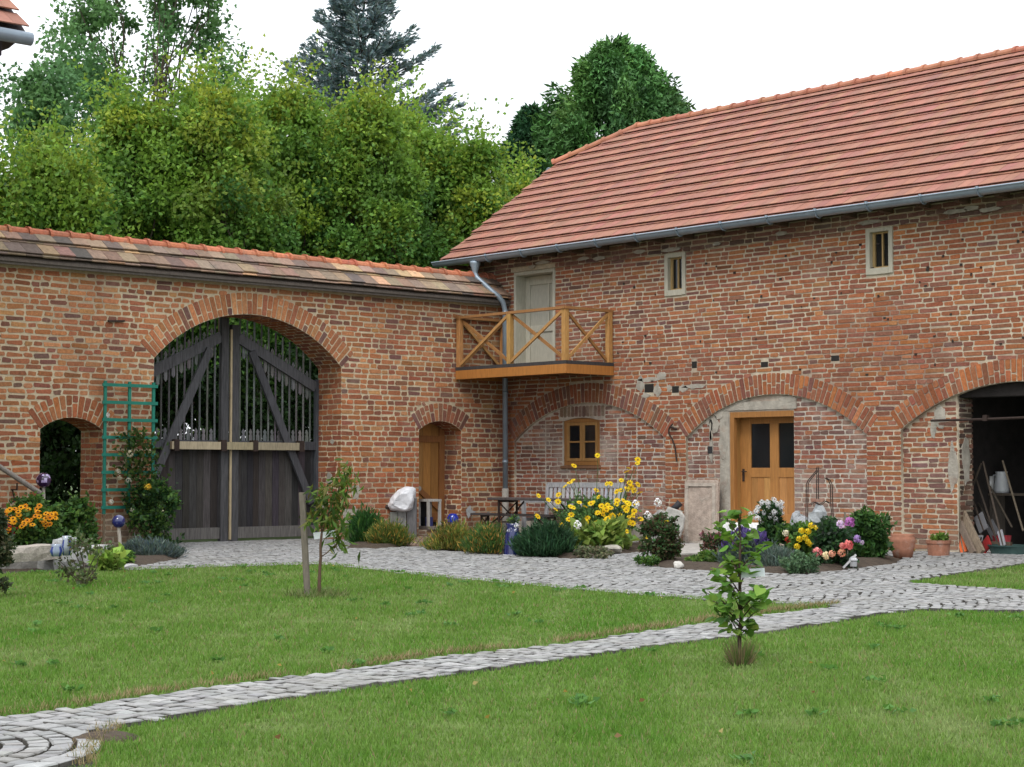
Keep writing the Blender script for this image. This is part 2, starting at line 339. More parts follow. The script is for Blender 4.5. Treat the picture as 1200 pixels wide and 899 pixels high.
def in_beds(x, y):
    r = np.zeros(np.shape(x), bool)
    for b in beds: r |= inpoly(x, y, b)
    return r
def setts(name, cx, cy, ang, sx, sy, cols, jit=0.10, htop=0.018):
    """flat topped stones: arrays of centres, headings, half sizes"""
    n = len(cx); ca, sa = np.cos(ang), np.sin(ang)
    hx = sx * (1 + RNG.normal(size=n) * jit); hy = sy * (1 + RNG.normal(size=n) * jit)
    tz = htop + RNG.normal(size=n) * 0.0025
    V = np.zeros((n, 12, 3)); k = 0
    for ring, (s, z) in enumerate(((1.0, -0.02), (1.0, -0.006), (0.91, 0.0))):
        for (ux, uy) in ((-1, -1), (1, -1), (1, 1), (-1, 1)):
            jx = 1 + RNG.normal(size=n) * 0.045; jy = 1 + RNG.normal(size=n) * 0.045
            x = ux * hx * s * jx; y = uy * hy * s * jy
            V[:, k, 0] = cx + ca * x - sa * y; V[:, k, 1] = cy + sa * x + ca * y
            V[:, k, 2] = (tz + z if ring else -0.02) + (RNG.normal(size=n) * 0.002 if ring == 2 else 0)
            k += 1
    quads = [(8, 9, 10, 11)] + [(a * 4 + i, a * 4 + (i + 1) % 4, (a + 1) * 4 + (i + 1) % 4, (a + 1) * 4 + i) for a in (0, 1) for i in range(4)]
    Q = np.concatenate([V[:, list(q), :][:, None] for q in quads], 1).reshape(-1, 4, 3)
    cols = cols.mean(1, keepdims=True) * .75 + cols * .25
    soil_shade = np.array([0.06, 0.054, 0.044]); C = np.stack([cols] + [cols * .12 + soil_shade * .88] * 4 + [cols * .8 + soil_shade * .2] * 4, 1).reshape(-1, 3)  # joint soil on the sides; crevice shade painted into sides and chamfers
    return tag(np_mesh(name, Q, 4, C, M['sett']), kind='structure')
GREYS = [(0.272, 0.268, 0.25), (0.248, 0.248, 0.24), (0.30, 0.292, 0.268), (0.218, 0.22, 0.218), (0.27, 0.252, 0.215)]
# forecourt: setts laid in segmental arcs
P, L_, A_ = 0.106, 0.108, 0.30
uu, vv = np.meshgrid(np.arange(-2, 32, L_), np.arange(-16, 2, P)); uu = uu.ravel(); vv = vv.ravel()
uu = uu + (np.round(vv / P) % 2) * L_ * 0.5 + RNG.normal(size=uu.shape) * 0.012
ph = (uu % 1.5) / 1.5 - 0.5
xx = uu; yy = vv - A_ * (ph * 2) ** 2 + RNG.normal(size=uu.shape) * 0.008
ang = np.arctan(-A_ * 8 * ph / 1.5)
keep = inpoly(xx, yy, yard) & ~in_beds(xx, yy)
px_, py_, _z = proj(np.stack([xx, yy, 0 * xx], -1)); keep &= (px_ > -200) & (px_ < 1420)
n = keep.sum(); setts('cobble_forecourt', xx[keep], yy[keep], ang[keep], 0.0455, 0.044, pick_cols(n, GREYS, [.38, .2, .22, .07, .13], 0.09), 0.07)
# garden path: rows laid across the walking direction
p0 = np.array(walk[0]); p1 = np.array(walk[9]); d = (p1 - p0) / np.linalg.norm(p1 - p0); nrm = np.array([-d[1], d[0]])
cx, cy, an = [], [], []
for i, s in enumerate(np.arange(-5, 14.5, 0.104)):
    off = RNG.uniform(0, 0.106)
    for w in np.arange(-2.6, 1.2, 0.106):
        q = p0 + d * (s + RNG.normal() * 0.01 + 0.02 * sin(w * 4 + s)) + nrm * (w + off + RNG.normal() * 0.008); cx.append(q[0]); cy.append(q[1]); an.append(atan2(d[1], d[0]) + RNG.normal() * 0.05)
cx, cy, an = map(np.array, (cx, cy, an))
keep = inpoly(cx, cy, walk) & (np.hypot(cx - plaza_c.x, cy - plaza_c.y) > PR + 0.03)
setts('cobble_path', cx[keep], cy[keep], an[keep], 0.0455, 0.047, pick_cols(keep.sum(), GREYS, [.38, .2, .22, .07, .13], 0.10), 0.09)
cx, cy, an, sx = [], [], [], []
for r in (0.27, 0.39, 0.51, 0.63, 0.75, 0.87):
    m = max(4, int(2 * pi * r / 0.11))
    for k in range(m):
        a = 2 * pi * (k + RNG.uniform(-.08, .08)) / m + r * 9; cx.append(plaza_c.x + r * cos(a)); cy.append(plaza_c.y + r * sin(a)); an.append(a)
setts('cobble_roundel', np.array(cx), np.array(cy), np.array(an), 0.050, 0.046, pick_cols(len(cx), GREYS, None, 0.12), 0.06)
cx, cy, an = [], [], []
for k in range(36):
    a = 2 * pi * k / 36; cx.append(plaza_c.x + 1.0 * cos(a)); cy.append(plaza_c.y + 1.0 * sin(a)); an.append(a)
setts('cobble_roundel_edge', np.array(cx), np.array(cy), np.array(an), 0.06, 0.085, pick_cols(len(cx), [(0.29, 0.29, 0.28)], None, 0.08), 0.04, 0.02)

# ------------------------------------------------------------------ grass blades (stuff)
def grass(name, poly, dens, label, hmul=1.0):
    poly = np.array(poly); x0, y0 = poly.min(0); x1, y1 = poly.max(0)
    n0 = int((x1 - x0) * (y1 - y0) * dens)
    x = RNG.uniform(x0, x1, n0); y = RNG.uniform(y0, y1, n0)
    px, py, z = proj(np.stack([x, y, np.zeros(n0)], -1))
    dist = np.maximum(z, 1)
    keep = (z > 4) & (px > -420) & (px < 1620) & (py < 1250) & (RNG.uniform(size=n0) < np.minimum(1, (9.0 / dist) ** 1.75))
    x, y, dist = x[keep], y[keep], dist[keep]; keep = inpoly(x, y, poly.tolist()); x, y, dist = x[keep], y[keep], dist[keep]
    n = len(x)
    # patches of growth and tint
    def fld(sx, sy, ph):
        return (np.sin(x * sx + ph + 1.3 * np.sin(y * sy * .7)) + np.sin(y * sy + 2 * ph + 1.1 * np.sin(x * sx * 1.7)) + np.sin((x + y) * (sx + sy) * .6 + ph * 3)) / 3
    f1 = fld(0.9, 1.1, .7); f2 = fld(2.7, 3.3, 2.1); f3 = fld(7, 9, 1.2)
    f4 = fld(0.35, 1.9, 4.0)
    g = 0.5 + 0.22 * f1 + 0.26 * f2 + 0.24 * f3 + 0.2 * f4 + RNG.normal(size=n) * 0.16
    dry = np.clip((g - 0.62) * 1.6, 0, 0.85)[:, None]; lush = np.clip((0.45 - g) * 1.7, 0, 1)[:, None]
    base = np.array([0.122, 0.220, 0.040]); C = base * (1 - dry) + np.array([0.235, 0.290, 0.115]) * dry
    C = C * (1 - lush) + np.array([0.070, 0.185, 0.018]) * lush
    C *= (1 + RNG.normal(size=(n, 1)) * 0.16)
    h = (0.019 + 0.014 * RNG.uniform(size=n) - 0.006 * f2 - 0.004 * f3) * hmul * (1 + 0.018 * dist)
    straw = RNG.uniform(size=n) < 0.05
    C[straw] = np.array([0.24, 0.21, 0.10])
    w = 0.0042 * (dist / 9) ** 0.85
    a = RNG.uniform(0, 2 * pi, n); b = RNG.uniform(0, 2 * pi, n); lean = RNG.uniform(0.1, 0.75, n) * h
    V = np.zeros((n, 3, 3)); V[:, 0] = np.stack([x - np.cos(a) * w, y - np.sin(a) * w, 0 * x], -1); V[:, 1] = np.stack([x + np.cos(a) * w, y + np.sin(a) * w, 0 * x], -1)
    V[:, 2] = np.stack([x + np.cos(b) * lean, y + np.sin(b) * lean, h], -1)
    return tag(np_mesh(name, V, 3, np.clip(C, .004, .9), M['grass']), label, 'grass', kind='stuff')
grass('lawn_grass', lawn_front, 3600, 'mown green lawn in front of the narrow cobbled path')
grass('lawn_grass', lawn_left, 3600, 'mown green lawn between the narrow path and the gate')
grass('lawn_grass', lawn_right, 3600, 'small wedge of mown lawn before the open storage arch')
def fringe(name, line_px, n, label, wid=0.07, seed=0):
    pts = [G(*q) for q in line_px]; seg = [(pts[i + 1] - pts[i]).length for i in range(len(pts) - 1)]; tot = sum(seg); V = []; C = []
    cum = np.cumsum([0] + seg)
    for k in range(n):
        t = RNG.uniform(0, tot)
        if sin(t * 2.1) + sin(t * 5.3 + 1) + RNG.normal() * .7 < -0.55: continue
        i = max(0, min(len(seg) - 1, int(np.searchsorted(cum, t) - 1)))
        p = pts[i].lerp(pts[i + 1], (t - cum[i]) / seg[i]); d = (pts[i + 1] - pts[i]).normalized(); nn = Vector((-d.y, d.x, 0))
        p = p + nn * abs(RNG.normal()) * wid * (1 if seed else -1) * -1
        a = RNG.uniform(0, 2 * pi); s = depth(p) / 9; w = 0.004 * s; h = RNG.uniform(.02, .055) * (1 + .2 * s); b = RNG.uniform(0, 2 * pi); l = RNG.uniform(.2, .9) * h
        V.append([(p.x - cos(a) * w, p.y - sin(a) * w, 0), (p.x + cos(a) * w, p.y + sin(a) * w, 0), (p.x + cos(b) * l, p.y + sin(b) * l, h)])
        C.append(random.choice([(0.28, 0.22, 0.11), (0.22, 0.18, 0.09), (0.33, 0.27, 0.15), (0.10, 0.13, 0.03)]))
    return tag(np_mesh(name, np.array(V), 3, np.array(C), M['grass']), label, 'grass', kind='stuff')
fringe('dry_grass', [(985, 709), (880, 721), (760, 738.5), (640, 756), (500, 770), (400, 785.5), (300, 797), (200, 810.5), (100, 827), (0, 840)], 4200, 'straw coloured dry grass fringe along the path edge', seed=1)
fringe('dry_grass', [(112, 897), (119, 876), (138, 856), (150, 853)], 420, 'dry grass tuft and bare earth at the corner by the round setts', 0.06, seed=0)
def lawn_weeds(name, polys, n, label):
    V, C = [], []
    k = 0
    while k < n:
        x, y = RNG.uniform(6, 30), RNG.uniform(-25, -9)
        px, py, z = proj(np.array([x, y, 0.0]))
        if not (0 < px < 1200 and py < 899) or not any(inpoly(np.array([x]), np.array([y]), p)[0] for p in polys): continue
        if RNG.uniform() > (11 / z) ** .6: continue
        k += 1; kind = RNG.uniform(); m = 14 if kind < .72 else 1; r = RNG.uniform(.03, .085)
        for _ in range(m):
            a = RNG.uniform(0, 2 * pi); d = np.array([cos(a), sin(a), RNG.uniform(.1, .6)]); q = np.array([x, y, .018]) + np.array([RNG.normal() * r * .5, RNG.normal() * r * .5, RNG.uniform(0, .018)])
            if m == 1: q[2] = .035; c = random.choice([(.30, .22, .05), (.20, .12, .05), (.33, .28, .10)]); L = RNG.uniform(.025, .05)
            else: c = random.choice([(.08, .20, .035), (.10, .23, .045), (.07, .17, .04)]); L = RNG.uniform(.03, .06)
            V.append(leaf_quads(q[None], d[None], L, L * .7)[0]); C.append(c)
    return tag(np_mesh(name, np.array(V), 4, np.array(C), M['leaf']), label, 'weeds', kind='stuff')
lawn_weeds('lawn_weeds', [lawn_left, lawn_front], 110, 'small broad leaved weeds and fallen leaves scattered in the mown lawn')
mb = MB(); c = G(123, 866)
mb.lathe([(0.0, .035), (0.10, .03), (0.17, .012), (0.2, -.02)], (c.x, c.y, 0), 12); tag(mb.build('bare_soil', M['soil']), kind='structure')

# ------------------------------------------------------------------ masonry helpers
def arc_pts(u0, u1, zs, rise, n=24):
    """segmental arch intrados from (u0,zs) to (u1,zs)"""
    s = (u1 - u0) / 2; R = (s * s + rise * rise) / (2 * rise); cz = zs + rise - R; cu = (u0 + u1) / 2; a = math.asin(s / R)
    return [(cu + R * sin(-a + 2 * a * k / n), cz + R * cos(-a + 2 * a * k / n)) for k in range(n + 1)], (cu, cz, R, a)
def slab(name, outer, holes, frame, depth_, mats, parent):
    """wall panel with holes; frame(u,v,w) -> world; w from 0 (face) to -depth_"""
    cu = bpy.data.curves.new('panel_outline', 'CURVE'); cu.dimensions = '2D'; cu.fill_mode = 'BOTH'; cu.extrude = depth_ / 2
    for poly in [outer] + holes:
        sp = cu.splines.new('POLY'); sp.points.add(len(poly) - 1); sp.use_cyclic_u = True
        for p, q in zip(sp.points, poly): p.co = (q[0], q[1], 0, 1)
    ob = bpy.data.objects.new('panel_outline', cu); COL.objects.link(ob)
    dg = bpy.context.evaluated_depsgraph_get(); me = bpy.data.meshes.new_from_object(ob.evaluated_get(dg))
    bpy.data.objects.remove(ob); bpy.data.curves.remove(cu)
    me.name = name; o0 = org_of(parent)
    for v in me.vertices:
        w = frame(v.co.x, v.co.y, v.co.z - depth_ / 2); v.co = Vector(w) - o0
    me.materials.clear()
    for m in (mats if isinstance(mats, (list, tuple)) else [mats]): me.materials.append(m)
    a = me.attributes.new('col', 'FLOAT_COLOR', 'FACE'); a.data.foreach_set('color', [1.0] * (4 * len(me.polygons)))
    bm_flip(me)
    return link(name, me, parent)
def bm_flip(me):
    import bmesh
    b = bmesh.new(); b.from_mesh(me); bmesh.ops.recalc_face_normals(b, faces=b.faces); b.to_mesh(me); b.free()

LEFT_COLS = [(0.36, 0.145, 0.067), (0.41, 0.18, 0.082), (0.31, 0.12, 0.062), (0.21, 0.097, 0.067), (0.43, 0.21, 0.097), (0.165, 0.09, 0.072)]
LEFT_W = [.33, .25, .2, .07, .11, .04]
RIGHT_COLS = [(0.285, 0.108, 0.06), (0.335, 0.13, 0.062), (0.24, 0.096, 0.062), (0.175, 0.088, 0.07), (0.36, 0.15, 0.068), (0.265, 0.115, 0.074)]
RIGHT_W = [.3, .23, .18, .05, .1, .14]
ORANGE = [(0.325, 0.115, 0.052), (0.375, 0.135, 0.055), (0.285, 0.10, 0.05), (0.245, 0.09, 0.052)]
INFILL_COLS = [(0.24, 0.10, 0.07), (0.27, 0.105, 0.063), (0.195, 0.09, 0.068), (0.165, 0.086, 0.072), (0.30, 0.12, 0.063)]
def rc(cols, w=None, j=.10):
    c = random.choices(cols, w)[0]; k = 1 + random.gauss(0, j); return tuple(min(.9, max(.01, x * k * (1 + random.gauss(0, .04)))) for x in c)
def brick(mb, quad, frame, proud, col, jit, cut=0.22):
    """quad: 4 (u,v) corners ccw; an irregular, slightly rounded brick face standing proud of the mortar"""
    q = quad; out = []
    for i in range(4):
        a = q[i - 1]; b = q[i]; c = q[(i + 1) % 4]
        la = hypot(a[0] - b[0], a[1] - b[1]); lc = hypot(c[0] - b[0], c[1] - b[1]); s = min(la, lc) * cut
        for e, l in ((a, la), (c, lc)):
            t = s / max(l, 1e-6); out.append((b[0] + (e[0] - b[0]) * t + random.gauss(0, jit), b[1] + (e[1] - b[1]) * t + random.gauss(0, jit)))
    cx = sum(p[0] for p in out) / 8; cy = sum(p[1] for p in out) / 8; tl = max(-.002, min(.002, random.gauss(0, .0012)))
    front = [frame(cx + (p[0] - cx) * .98, cy + (p[1] - cy) * .96, proud + tl) for p in out]
    back = [frame(p[0], p[1], -.004) for p in out]
    n = 8
    mb.add(front + back, [tuple(range(n))] + [(n + i, n + (i + 1) % n, (i + 1) % n, i) for i in range(n)], col)
def lay(mb, frame, u0, u1, v0, v1, course, stretcher, joint, excl, colf, jit=.004, pstr=.5, proud=.006, tilt=None):
    """fill a panel with courses; excl(v) -> list of (a,b) intervals without bricks"""
    header = (stretcher - joint) / 2; k = 0; v = v0
    while v + course * .6 < v1:
        vt = min(v + course - joint, v1); vm = (v + vt) / 2
        iv = [(u0, u1)]
        for a, b in excl(vm):
            nx = []
            for c, d in iv:
                if b <= c or a >= d: nx.append((c, d)); continue
                if a > c: nx.append((c, a))
                if b < d: nx.append((b, d))
            iv = nx
        for c, d in iv:
            u = c; last = random.random() < .5; first = True
            while u < d - .03:
                st = (not last) if random.random() < .62 else random.random() < pstr
                L = (stretcher - joint if st else header) * random.uniform(.94, 1.06); last = st
                if first: L *= random.uniform(.45, 1.0); first = False
                if d - (u + L) < header * .45: L = d - u
                e = min(u + L, d); dv = tilt(u) if tilt else 0
                dz = random.gauss(0, jit * .5) + dv
                cc = colf((u + e) / 2, vm)
                if cc is not None and e - u > .02: brick(mb, [(u, v + dz), (e, v + dz), (e, vt + dz), (u, vt + dz)], frame, max(.004, proud + random.gauss(0, .002)), cc, jit)
                u = e + joint
        v += course; k += 1
def voussoirs(mb, frame, arc, thick, pitch, joint, colf, split=.5, proud=.008, jit=.003):
    cu, cz, R, a = arc; n = max(5, int(round(2 * a * (R + thick / 2) / pitch))); da = 2 * a / n
    for k in range(n):
        t0 = -a + da * k; t1 = t0 + da; g = joint / (R + thick / 2) / 2
        def P(t, r): return (cu + r * sin(t), cz + r * cos(t))
        if split and k % 2: rs = [(R + .004, R + thick * .32), (R + thick * .32 + joint, R + thick)] if random.random() < .5 else [(R + .004, R + thick * .64), (R + thick * .64 + joint, R + thick)]
        else: rs = [(R + .004, R + thick)] if random.random() < .62 or not split else [(R + .004, R + thick * .5), (R + thick * .5 + joint, R + thick)]
        for r0, r1 in rs: brick(mb, [P(t0 + g, r0), P(t1 - g, r0), P(t1 - g, r1), P(t0 + g, r1)], frame, proud, colf(), jit, .15)
def arch_excl(arc, u0, u1, v_spring, thick, v_base=-1):
    """interval cut from courses by an arch ring plus the opening below it"""
    cu, cz, R, a = arc
    def f(v):
        Ro = R + thick + .012; out = []
        vs = cz + (R) * cos(a); vo = cz + Ro * cos(a)
        if v_base < v < vs: out.append((u0, u1))
        if vs <= v < cz + Ro:
            h = v - cz; half = sqrt(max(0, Ro * Ro - h * h))
            lim = math.tan(a) * h + .0 if v < vo else half     # skewback line
            half = min(half, lim) if v < vo else half
            out.append((cu - half, cu + half))
        return out
    return f
# ------------------------------------------------------------------ left: courtyard wall with gate arch
WT = 0.80                                         # wall thickness
wall = thing('courtyard_wall', 'tall brick courtyard wall with tiled coping, pierced by the big gate arch', 'wall', (0, -6.5, 0))
def FL(u, v, w): return (w, u, v)                 # u runs along +y, v is up, w out of the wall (towards +x)
Y0 = -16.0; ZT = 5.0
gate_pts, gate_arc = arc_pts(-8.77, -4.42, 3.50, 0.95)
sd_pts, sd_arc = arc_pts(-11.06, -9.82, 2.14, 0.22)
nd_pts, nd_arc = arc_pts(-2.39, -1.21, 2.26, 0.20)
def opening(pts, z0=-.1): return [(pts[0][0], z0)] + pts + [(pts[-1][0], z0)]
slab('wall_core', [(Y0, -.1), (0, -.1), (0, ZT + .12), (Y0, ZT + .12)], [opening(gate_pts, -.05), opening(sd_pts, -.05), opening(nd_pts, .04)], FL, WT, M['mortar_warm'], wall)
mb = MB()
exs = [arch_excl(gate_arc, -8.77, -4.42, 3.5, .42), arch_excl(sd_arc, -11.06, -9.82, 2.14, .40), arch_excl(nd_arc, -2.39, -1.21, 2.26, .40)]
def ex_left(v): return [i for e in exs for i in e(v)]
def col_left(u, v):
    t = (u + 12) / 12                              # towards the corner the bricks get browner
    if u < -10.0 and v < 2.2 and random.random() < .55: return rc(ORANGE)
    if -4.6 < u < -2.4 and v < 2.9 and random.random() < .7: return rc(ORANGE)
    if random.random() < t * .62: return rc(RIGHT_COLS, RIGHT_W)
    return rc(LEFT_COLS, LEFT_W)
lay(mb, FL, Y0, -6.62, 0.0, ZT, .1065, .345, .030, ex_left, col_left, jit=.007, pstr=.32)
lay(mb, FL, -6.6, -.0, 0.0, ZT, .1065, .345, .026, ex_left, col_left, jit=.0055, pstr=.42)
voussoirs(mb, FL, gate_arc, .42, .118, .022, lambda: rc(LEFT_COLS, LEFT_W))
voussoirs(mb, FL, sd_arc, .40, .115, .022, lambda: rc(ORANGE + LEFT_COLS[:2]))
voussoirs(mb, FL, nd_arc, .38, .115, .022, lambda: rc(RIGHT_COLS))
# reveals: brick jambs and soffits through the thickness of the wall
def jamb(u, z1, cols, joint=.02, z0=0.0, face=-1):
    fr = lambda a, b, w: (-a, u + face * w, b)      # a goes into the wall
    lay(mb, fr, .005, WT - .01, z0, z1, .1065, .345, joint, lambda v: [], lambda a, b: rc(cols), jit=.005, proud=.006)
def soffit(arc, cols):
    cu, cz, R, a = arc; m = int(2 * a * R / .1065)
    for k in range(m):
        t0 = -a + 2 * a * k / m + .01 / R; t1 = -a + 2 * a * (k + 1) / m - .01 / R; d = .005 + (k % 2) * .17
        segs = []; x = .005
        while x < WT - .03:
            e = min(x + (.32 if len(segs) or not k % 2 else .15), WT - .01); segs.append((x, e)); x = e + .02
        for x0, x1 in segs:
            fr = lambda s, dd, w: (-dd, cu + (R - w) * sin(s / R), cz + (R - w) * cos(s / R))
            brick(mb, [(t0 * R, x0), (t1 * R, x0), (t1 * R, x1), (t0 * R, x1)], fr, .006, rc(cols), .003)
jamb(-4.42, 3.5, ORANGE + RIGHT_COLS[:2]); jamb(-8.77, 3.5, LEFT_COLS, face=1); soffit(gate_arc, RIGHT_COLS + ORANGE[:2])
jamb(-9.82, 2.14, ORANGE + LEFT_COLS[:3]); jamb(-11.06, 2.14, LEFT_COLS, face=1); soffit(sd_arc, ORANGE)
jamb(-1.21, 2.26, RIGHT_COLS, z0=.05); jamb(-2.39, 2.26, LEFT_COLS, z0=.05, face=1); soffit(nd_arc, RIGHT_COLS)
bricks_l = mb.build('brickwork', M['brick'], wall)
# render patches and a rough footing on the wall face
mb = MB()
def blob(mb, frame, u, v, ru, rv, th=.006, n=11, col=(1, 1, 1)):
    ring = [(u + ru * cos(2 * pi * k / n) * random.uniform(.7, 1.2), v + rv * sin(2 * pi * k / n) * random.uniform(.7, 1.2)) for k in range(n)]
    f = [frame(p[0], p[1], th) for p in ring]; b = [frame(u + (p[0] - u) * 1.08, v + (p[1] - v) * 1.08, -.002) for p in ring]
    mb.add(f + b, [tuple(range(n))] + [(n + i, n + (i + 1) % n, (i + 1) % n, i) for i in range(n)], col)
for u, v, a, b in ((-4.15, .5, .2, .22), (-3.85, .22, .38, .2), (-4.05, .98, .12, .15)):
    mb = MB(); blob(mb, FL, u, v, a, b, .008, 17); mb.build('render_patch', M['plaster'], wall)
jm = MB()
fr = lambda a, b, w: (-a, -4.42 - w, b)
for a, v, ru, rv in ((.4, 1.25, .1, .13), (.55, .72, .12, .1), (.3, 2.0, .07, .06)): jm = MB(); blob(jm, fr, a, v, ru, rv, .010, 15); jm.build('render_patch', M['plaster'], wall)
# protruding pier foot under the trellis
mb = MB(); fr = lambda a, b, w: (.10 + w, a, b)
mb2 = MB(); mb2.box(.0, .095, -9.8, -8.9, -.05, .62); mb2.build('pier_foot', M['mortar_warm'], wall)
lay(mb, fr, -9.8, -8.9, .0, .62, .1065, .345, .027, lambda v: [], lambda a, b: rc([(0.22, .15, .09), (.26, .16, .09), (.18, .11, .07)]), jit=.006)
mb.build('pier_brickwork', M['brick'], wall)
# narrow door in its deep reveal, with sill step
dX = -.60
mb = MB()
for k in range(6):
    u0 = -2.45 + k * .22; mb.box(dX - .05, dX, u0 + .004, u0 + .216, .30, 2.5, rc([(0.36, .17, .045), (.31, .14, .04), (.40, .2, .06)], j=.06))
dr = mb.build('plank_door', M['honey_wood'], wall)
mb = MB(); hc = (.25, .105, .035)
mb.box(dX + .002, dX + .045, -2.41, -1.19, 2.02, 2.16, hc); mb.box(dX + .002, dX + .045, -2.41, -1.19, .34, .5, hc)
mb.box(dX + .001, dX + .043, -1.36, -1.19, .30, 2.46, hc)
mb.bar((dX + .03, -2.4, 1.35), (dX + .03, -1.3, .55), .12, .04, (1, 0, 0), hc); mb.build('door_batten', M['honey_wood'], dr)
mb = MB(); mb.lathe([(0, .02), (.05, .015), (.06, 0)], (0, 0, 0), 12); mb.v = [(dX + .05 + p[2], -1.93 + p[0], 1.02 + p[1]) for p in mb.v]; mb.c = [(.35, .34, .31)] * len(mb.c)
mb.build('door_knob', M['plain'], dr)
mb = MB(); mb.box(-WT, .03, -2.41, -1.19, -.02, .16)
mb.build('door_step', M['mortar_grey'], wall)
mb = MB(); fr = lambda a, b, w: (.03 + w, a, b); lay(mb, fr, -2.41, -1.19, .0, .16, .08, .3, .02, lambda v: [], lambda a, b: rc([(.3, .15, .07), (.25, .13, .07)]), jit=.004)
fr = lambda a, b, w: (-b + .03, a, .16 + w)
lay(mb, fr, -2.41, -1.19, .0, .58, .13, .3, .02, lambda v: [], lambda a, b: rc([(.3, .15, .07), (.25, .13, .07)]), jit=.004)
mb.build('step_brickwork', M['brick'], wall)
# tiled coping: two courses of weathered plain tiles and a row of orange ridge tiles
OLDT = [(0.26, 0.185, 0.125), (0.21, 0.155, 0.115), (0.15, 0.112, 0.09), (0.38, 0.245, 0.145), (0.115, 0.097, 0.085), (0.22, 0.135, 0.10), (0.42, 0.27, 0.155)]
OLDW = [.3, .26, .14, .1, .04, .12, .04]
mb = MB(); e0 = Vector((.24, 0, 5.11)); e1 = Vector((-.38, 0, 5.64)); sl = (e1 - e0); sl.normalize(); nn = Vector((-sl.z, 0, sl.x)) * -1
if nn.z < 0: nn = -nn
for sgn in (1, -1):
    for r in range(2):
        for t in range(2):
            y = Y0 - random.random() * .3
            while y < -.03:
                w = random.uniform(.31, .345); y1 = min(y + w - .006, -.015)
                a = r * .40 + t * .05; b = a + .43; na, nb = .075 + t * .034, .018 + t * .03
                L = Vector((random.gauss(0, .006), 0, 0)); ja = random.gauss(0, .008); th = .022
                P = []
                for (s_, n_) in ((a + ja, na), (b, nb)):
                    for dn in (0, th):
                        p = e0 + sl * s_ + nn * (n_ + dn + random.gauss(0, .003)); P.append(p)
                xs = [p.x if sgn > 0 else -.76 - p.x for p in P]
                vs = [(xs[0], y, P[0].z), (xs[0], y1, P[0].z), (xs[2], y1, P[2].z), (xs[2], y, P[2].z), (xs[1], y, P[1].z), (xs[1], y1, P[1].z), (xs[3], y1, P[3].z), (xs[3], y, P[3].z)]
                mb.hexa(vs, rc(OLDT, OLDW, .1)); y = y + w
cop = mb.build('coping_tiles', M['old_tile'], wall)
mb = MB(); mb.prism([(.25, Y0, 5.06), (.25, Y0, 5.105), (-.38, Y0, 5.63), (-1.01, Y0, 5.105), (-1.01, Y0, 5.06)], (0, -Y0 - .01, 0), (.12, .10, .085))
mb.box(.17, .215, Y0, -.02, 5.01, 5.06, (.12, .105, .09)); mb.build('coping_boarding', M['grey_wood'], wall)
mb = MB(); y = Y0
while y < -.05:
    y1 = min(y + .405, -.02); c = rc([(.40, .14, .075), (.36, .125, .07), (.44, .17, .09)], j=.06)
    for (ya, yb, ra, rb) in ((y, y1 - .05, .14, .128), (y1 - .05, y1 + .012, .168, .160)):
        n = 9; vs = []
        for yy, rr in ((ya, ra), (yb, rb)):
            for k in range(n):
                a = -.25 + (pi + .5) * k / (n - 1); vs.append((-.38 + rr * cos(a), yy, 5.645 + rr * sin(a) * .9))
        mb.add(vs, [(k, k + 1, n + k + 1, n + k) for k in range(n - 1)] + [tuple(range(n)), tuple(range(2 * n - 1, n - 1, -1))], c)
    y = y1
mb.build('ridge_tiles', M['old_tile'], wall)
mb = MB(); mb.bar((.03, -9.75, 4.14), (.03, -9.42, 4.16), .03, .05, (1, 0, 0), (.04, .03, .03)); mb.build('wall_anchor', M['iron'], wall)

